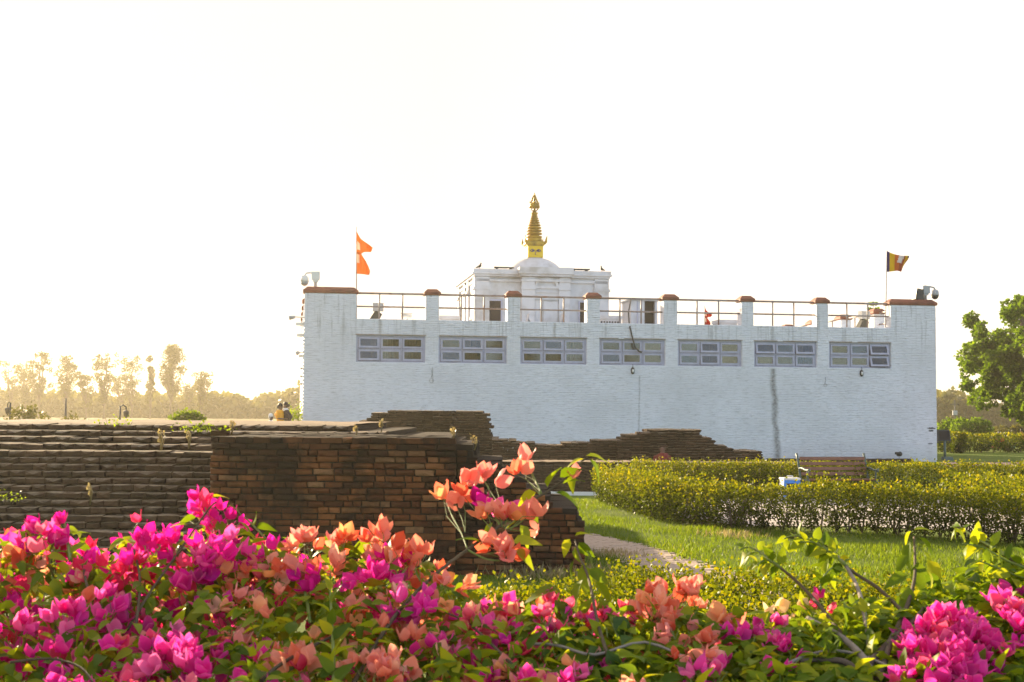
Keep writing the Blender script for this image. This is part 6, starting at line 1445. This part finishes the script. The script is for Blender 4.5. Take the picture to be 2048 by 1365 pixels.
# --- leafy bush with bare grey wood and arching green shoots
G = Plant((surf(1740, 1300).x, 3.3, 0), 'mostly leafy bougainvillea bush with bare grey branches and arching green shoots')
fill(G, 1500, 2120, lambda px, py: {'magenta': 4, 'rose': 1} if rnd.random() < .10 and py > 1250 else None, 24, 3, 4200, 8)
b0 = surf(1745, 1400, .15)
for pts, r0, r1, mt in (([(1745, 1400), (1735, 1330), (1690, 1280), (1640, 1250), (1615, 1235)], .011, .004, 'greywood'), ([(1745, 1400), (1740, 1300), (1720, 1190), (1690, 1130), (1660, 1100)], .008, .003, 'greywood'), ([(1745, 1400), (1770, 1320), (1790, 1265), (1830, 1262)], .009, .004, 'bark'), ([(1735, 1330), (1780, 1285), (1830, 1240), (1850, 1215)], .010, .005, 'bark'),
                        ([(1480, 1390), (1560, 1335), (1640, 1305), (1710, 1308), (1800, 1345), (1850, 1390)], .004, .0035, 'greywood'), ([(1745, 1390), (1700, 1330), (1650, 1320), (1600, 1322)], .009, .004, 'bark'), ([(1790, 1265), (1815, 1210), (1830, 1150), (1828, 1075)], .006, .003, 'twig'), ([(1700, 1290), (1620, 1190), (1560, 1135), (1510, 1098)], .005, .0025, 'twig'), ([(1830, 1250), (1760, 1180), (1700, 1140), (1640, 1085), (1575, 1075)], .005, .0025, 'twig'), ([(2110, 1180), (2040, 1130), (1980, 1095), (1930, 1062), (1905, 1050)], .005, .0025, 'twig')):
    G.branch([surf(x, y, -.03 if y < 1390 else .1) for x, y in pts], r0, r1, mt)
for pts, nl, sz in (([(1660, 1105), (1620, 1080), (1590, 1072), (1568, 1078)], 14, .045), ([(1690, 1130), (1650, 1095), (1625, 1085), (1600, 1085)], 16, .045), ([(1560, 1135), (1525, 1110), (1500, 1095), (1480, 1100)], 14, .045), ([(1545, 1125), (1530, 1120), (1515, 1130)], 8, .04), ([(1990, 1098), (1950, 1075), (1915, 1052), (1902, 1055)], 12, .045), ([(2060, 1140), (2010, 1120), (1965, 1095), (1925, 1088)], 18, .048), ([(2080, 1165), (2030, 1150), (1980, 1130), (1950, 1120)], 18, .048), ([(1740, 1300), (1735, 1260), (1730, 1220)], 12, .045), ([(1640, 1180), (1650, 1150), (1665, 1135)], 9, .045)):
    G.shoot([surf(x, y, -.05) for x, y in pts], nl, sz, .004)
for px, py, dx, dz, sz in ((1822, 1062, -.6, -1, .06), (1828, 1060, .9, .2, .045), (1838, 1075, .8, -.7, .06), (1820, 1085, -.3, -1, .07), (1845, 1100, .6, -1, .075), (1815, 1110, -.6, -.7, .055), (1835, 1125, .1, -1, .075), (1855, 1120, .5, -1, .08), (1815, 1150, -.9, -.3, .065), (1850, 1150, .9, -.7, .06), (1820, 1175, -.4, -1, .065), (1600, 1180, .5, -1, .08), (1700, 1215, .5, -1, .075), (1730, 1255, -.2, -1, .07)): G.leaf(surf(px, py, -.07), (dx, -.15, dz), sz, (.1, -.8, .8), 1)
for k in range(160):
    px = rnd.uniform(1440, 2080); p = surf(px, rnd.uniform(1215, 1365), -.05); G.leaf(p, (rnd.gauss(0, 1), rnd.gauss(-.3, .6), rnd.gauss(-.1, .5)), rnd.uniform(.04, .06))
G.finish()
# --- magenta bush near the frame edge
H_ = Plant((surf(1900, 1330).x, 3.1, 0), 'deep magenta bougainvillea heads bunched low beside the bare grey branches')
for px, py, n in ((1850, 1262, 8), (1880, 1250, 8), (1915, 1255, 8), (1935, 1275, 7), (1840, 1290, 7), (1870, 1285, 8), (1905, 1285, 8), (1830, 1310, 6), (1870, 1320, 7), (1910, 1320, 8), (1945, 1315, 6), (1850, 1340, 7), (1895, 1345, 8), (1930, 1345, 7), (1820, 1350, 5), (1880, 1375, 8), (1940, 1370, 6), (1965, 1290, 3), (2010, 1215, 4), (2030, 1235, 5), (2040, 1170, 3), (2045, 1255, 4), (1990, 1275, 4), (1985, 1300, 3), (2035, 1270, 3)):
    H_.cluster(surf(px, py, -.06), {'magenta': 6, 'rose': 1}, n, .036, 1.05, 1)
fill(H_, 1790, 2120, lambda px, py: {'magenta': 1} if py > 1300 and rnd.random() < .3 else None, 18, 4, 600, 20)
skeleton(H_, tips(1830, 2050, 4)); H_.finish()

# ------------------------------------------------------------------ air
def haze():
    m, nt, bs, out = new_mat('haze'); nt.nodes.remove(bs); v = nd(nt, 'ShaderNodeVolumePrincipled'); v.inputs['Color'].default_value = (1, .91, .72, 1); v.inputs['Density'].default_value = HAZE; v.inputs['Anisotropy'].default_value = .55
    nt.links.new(v.outputs[0], out.inputs['Volume'])
    o = MB().box(-950, 950, -95, 1550, -1.2, 24).build('haze', m); tag(o, kind='stuff')
haze()
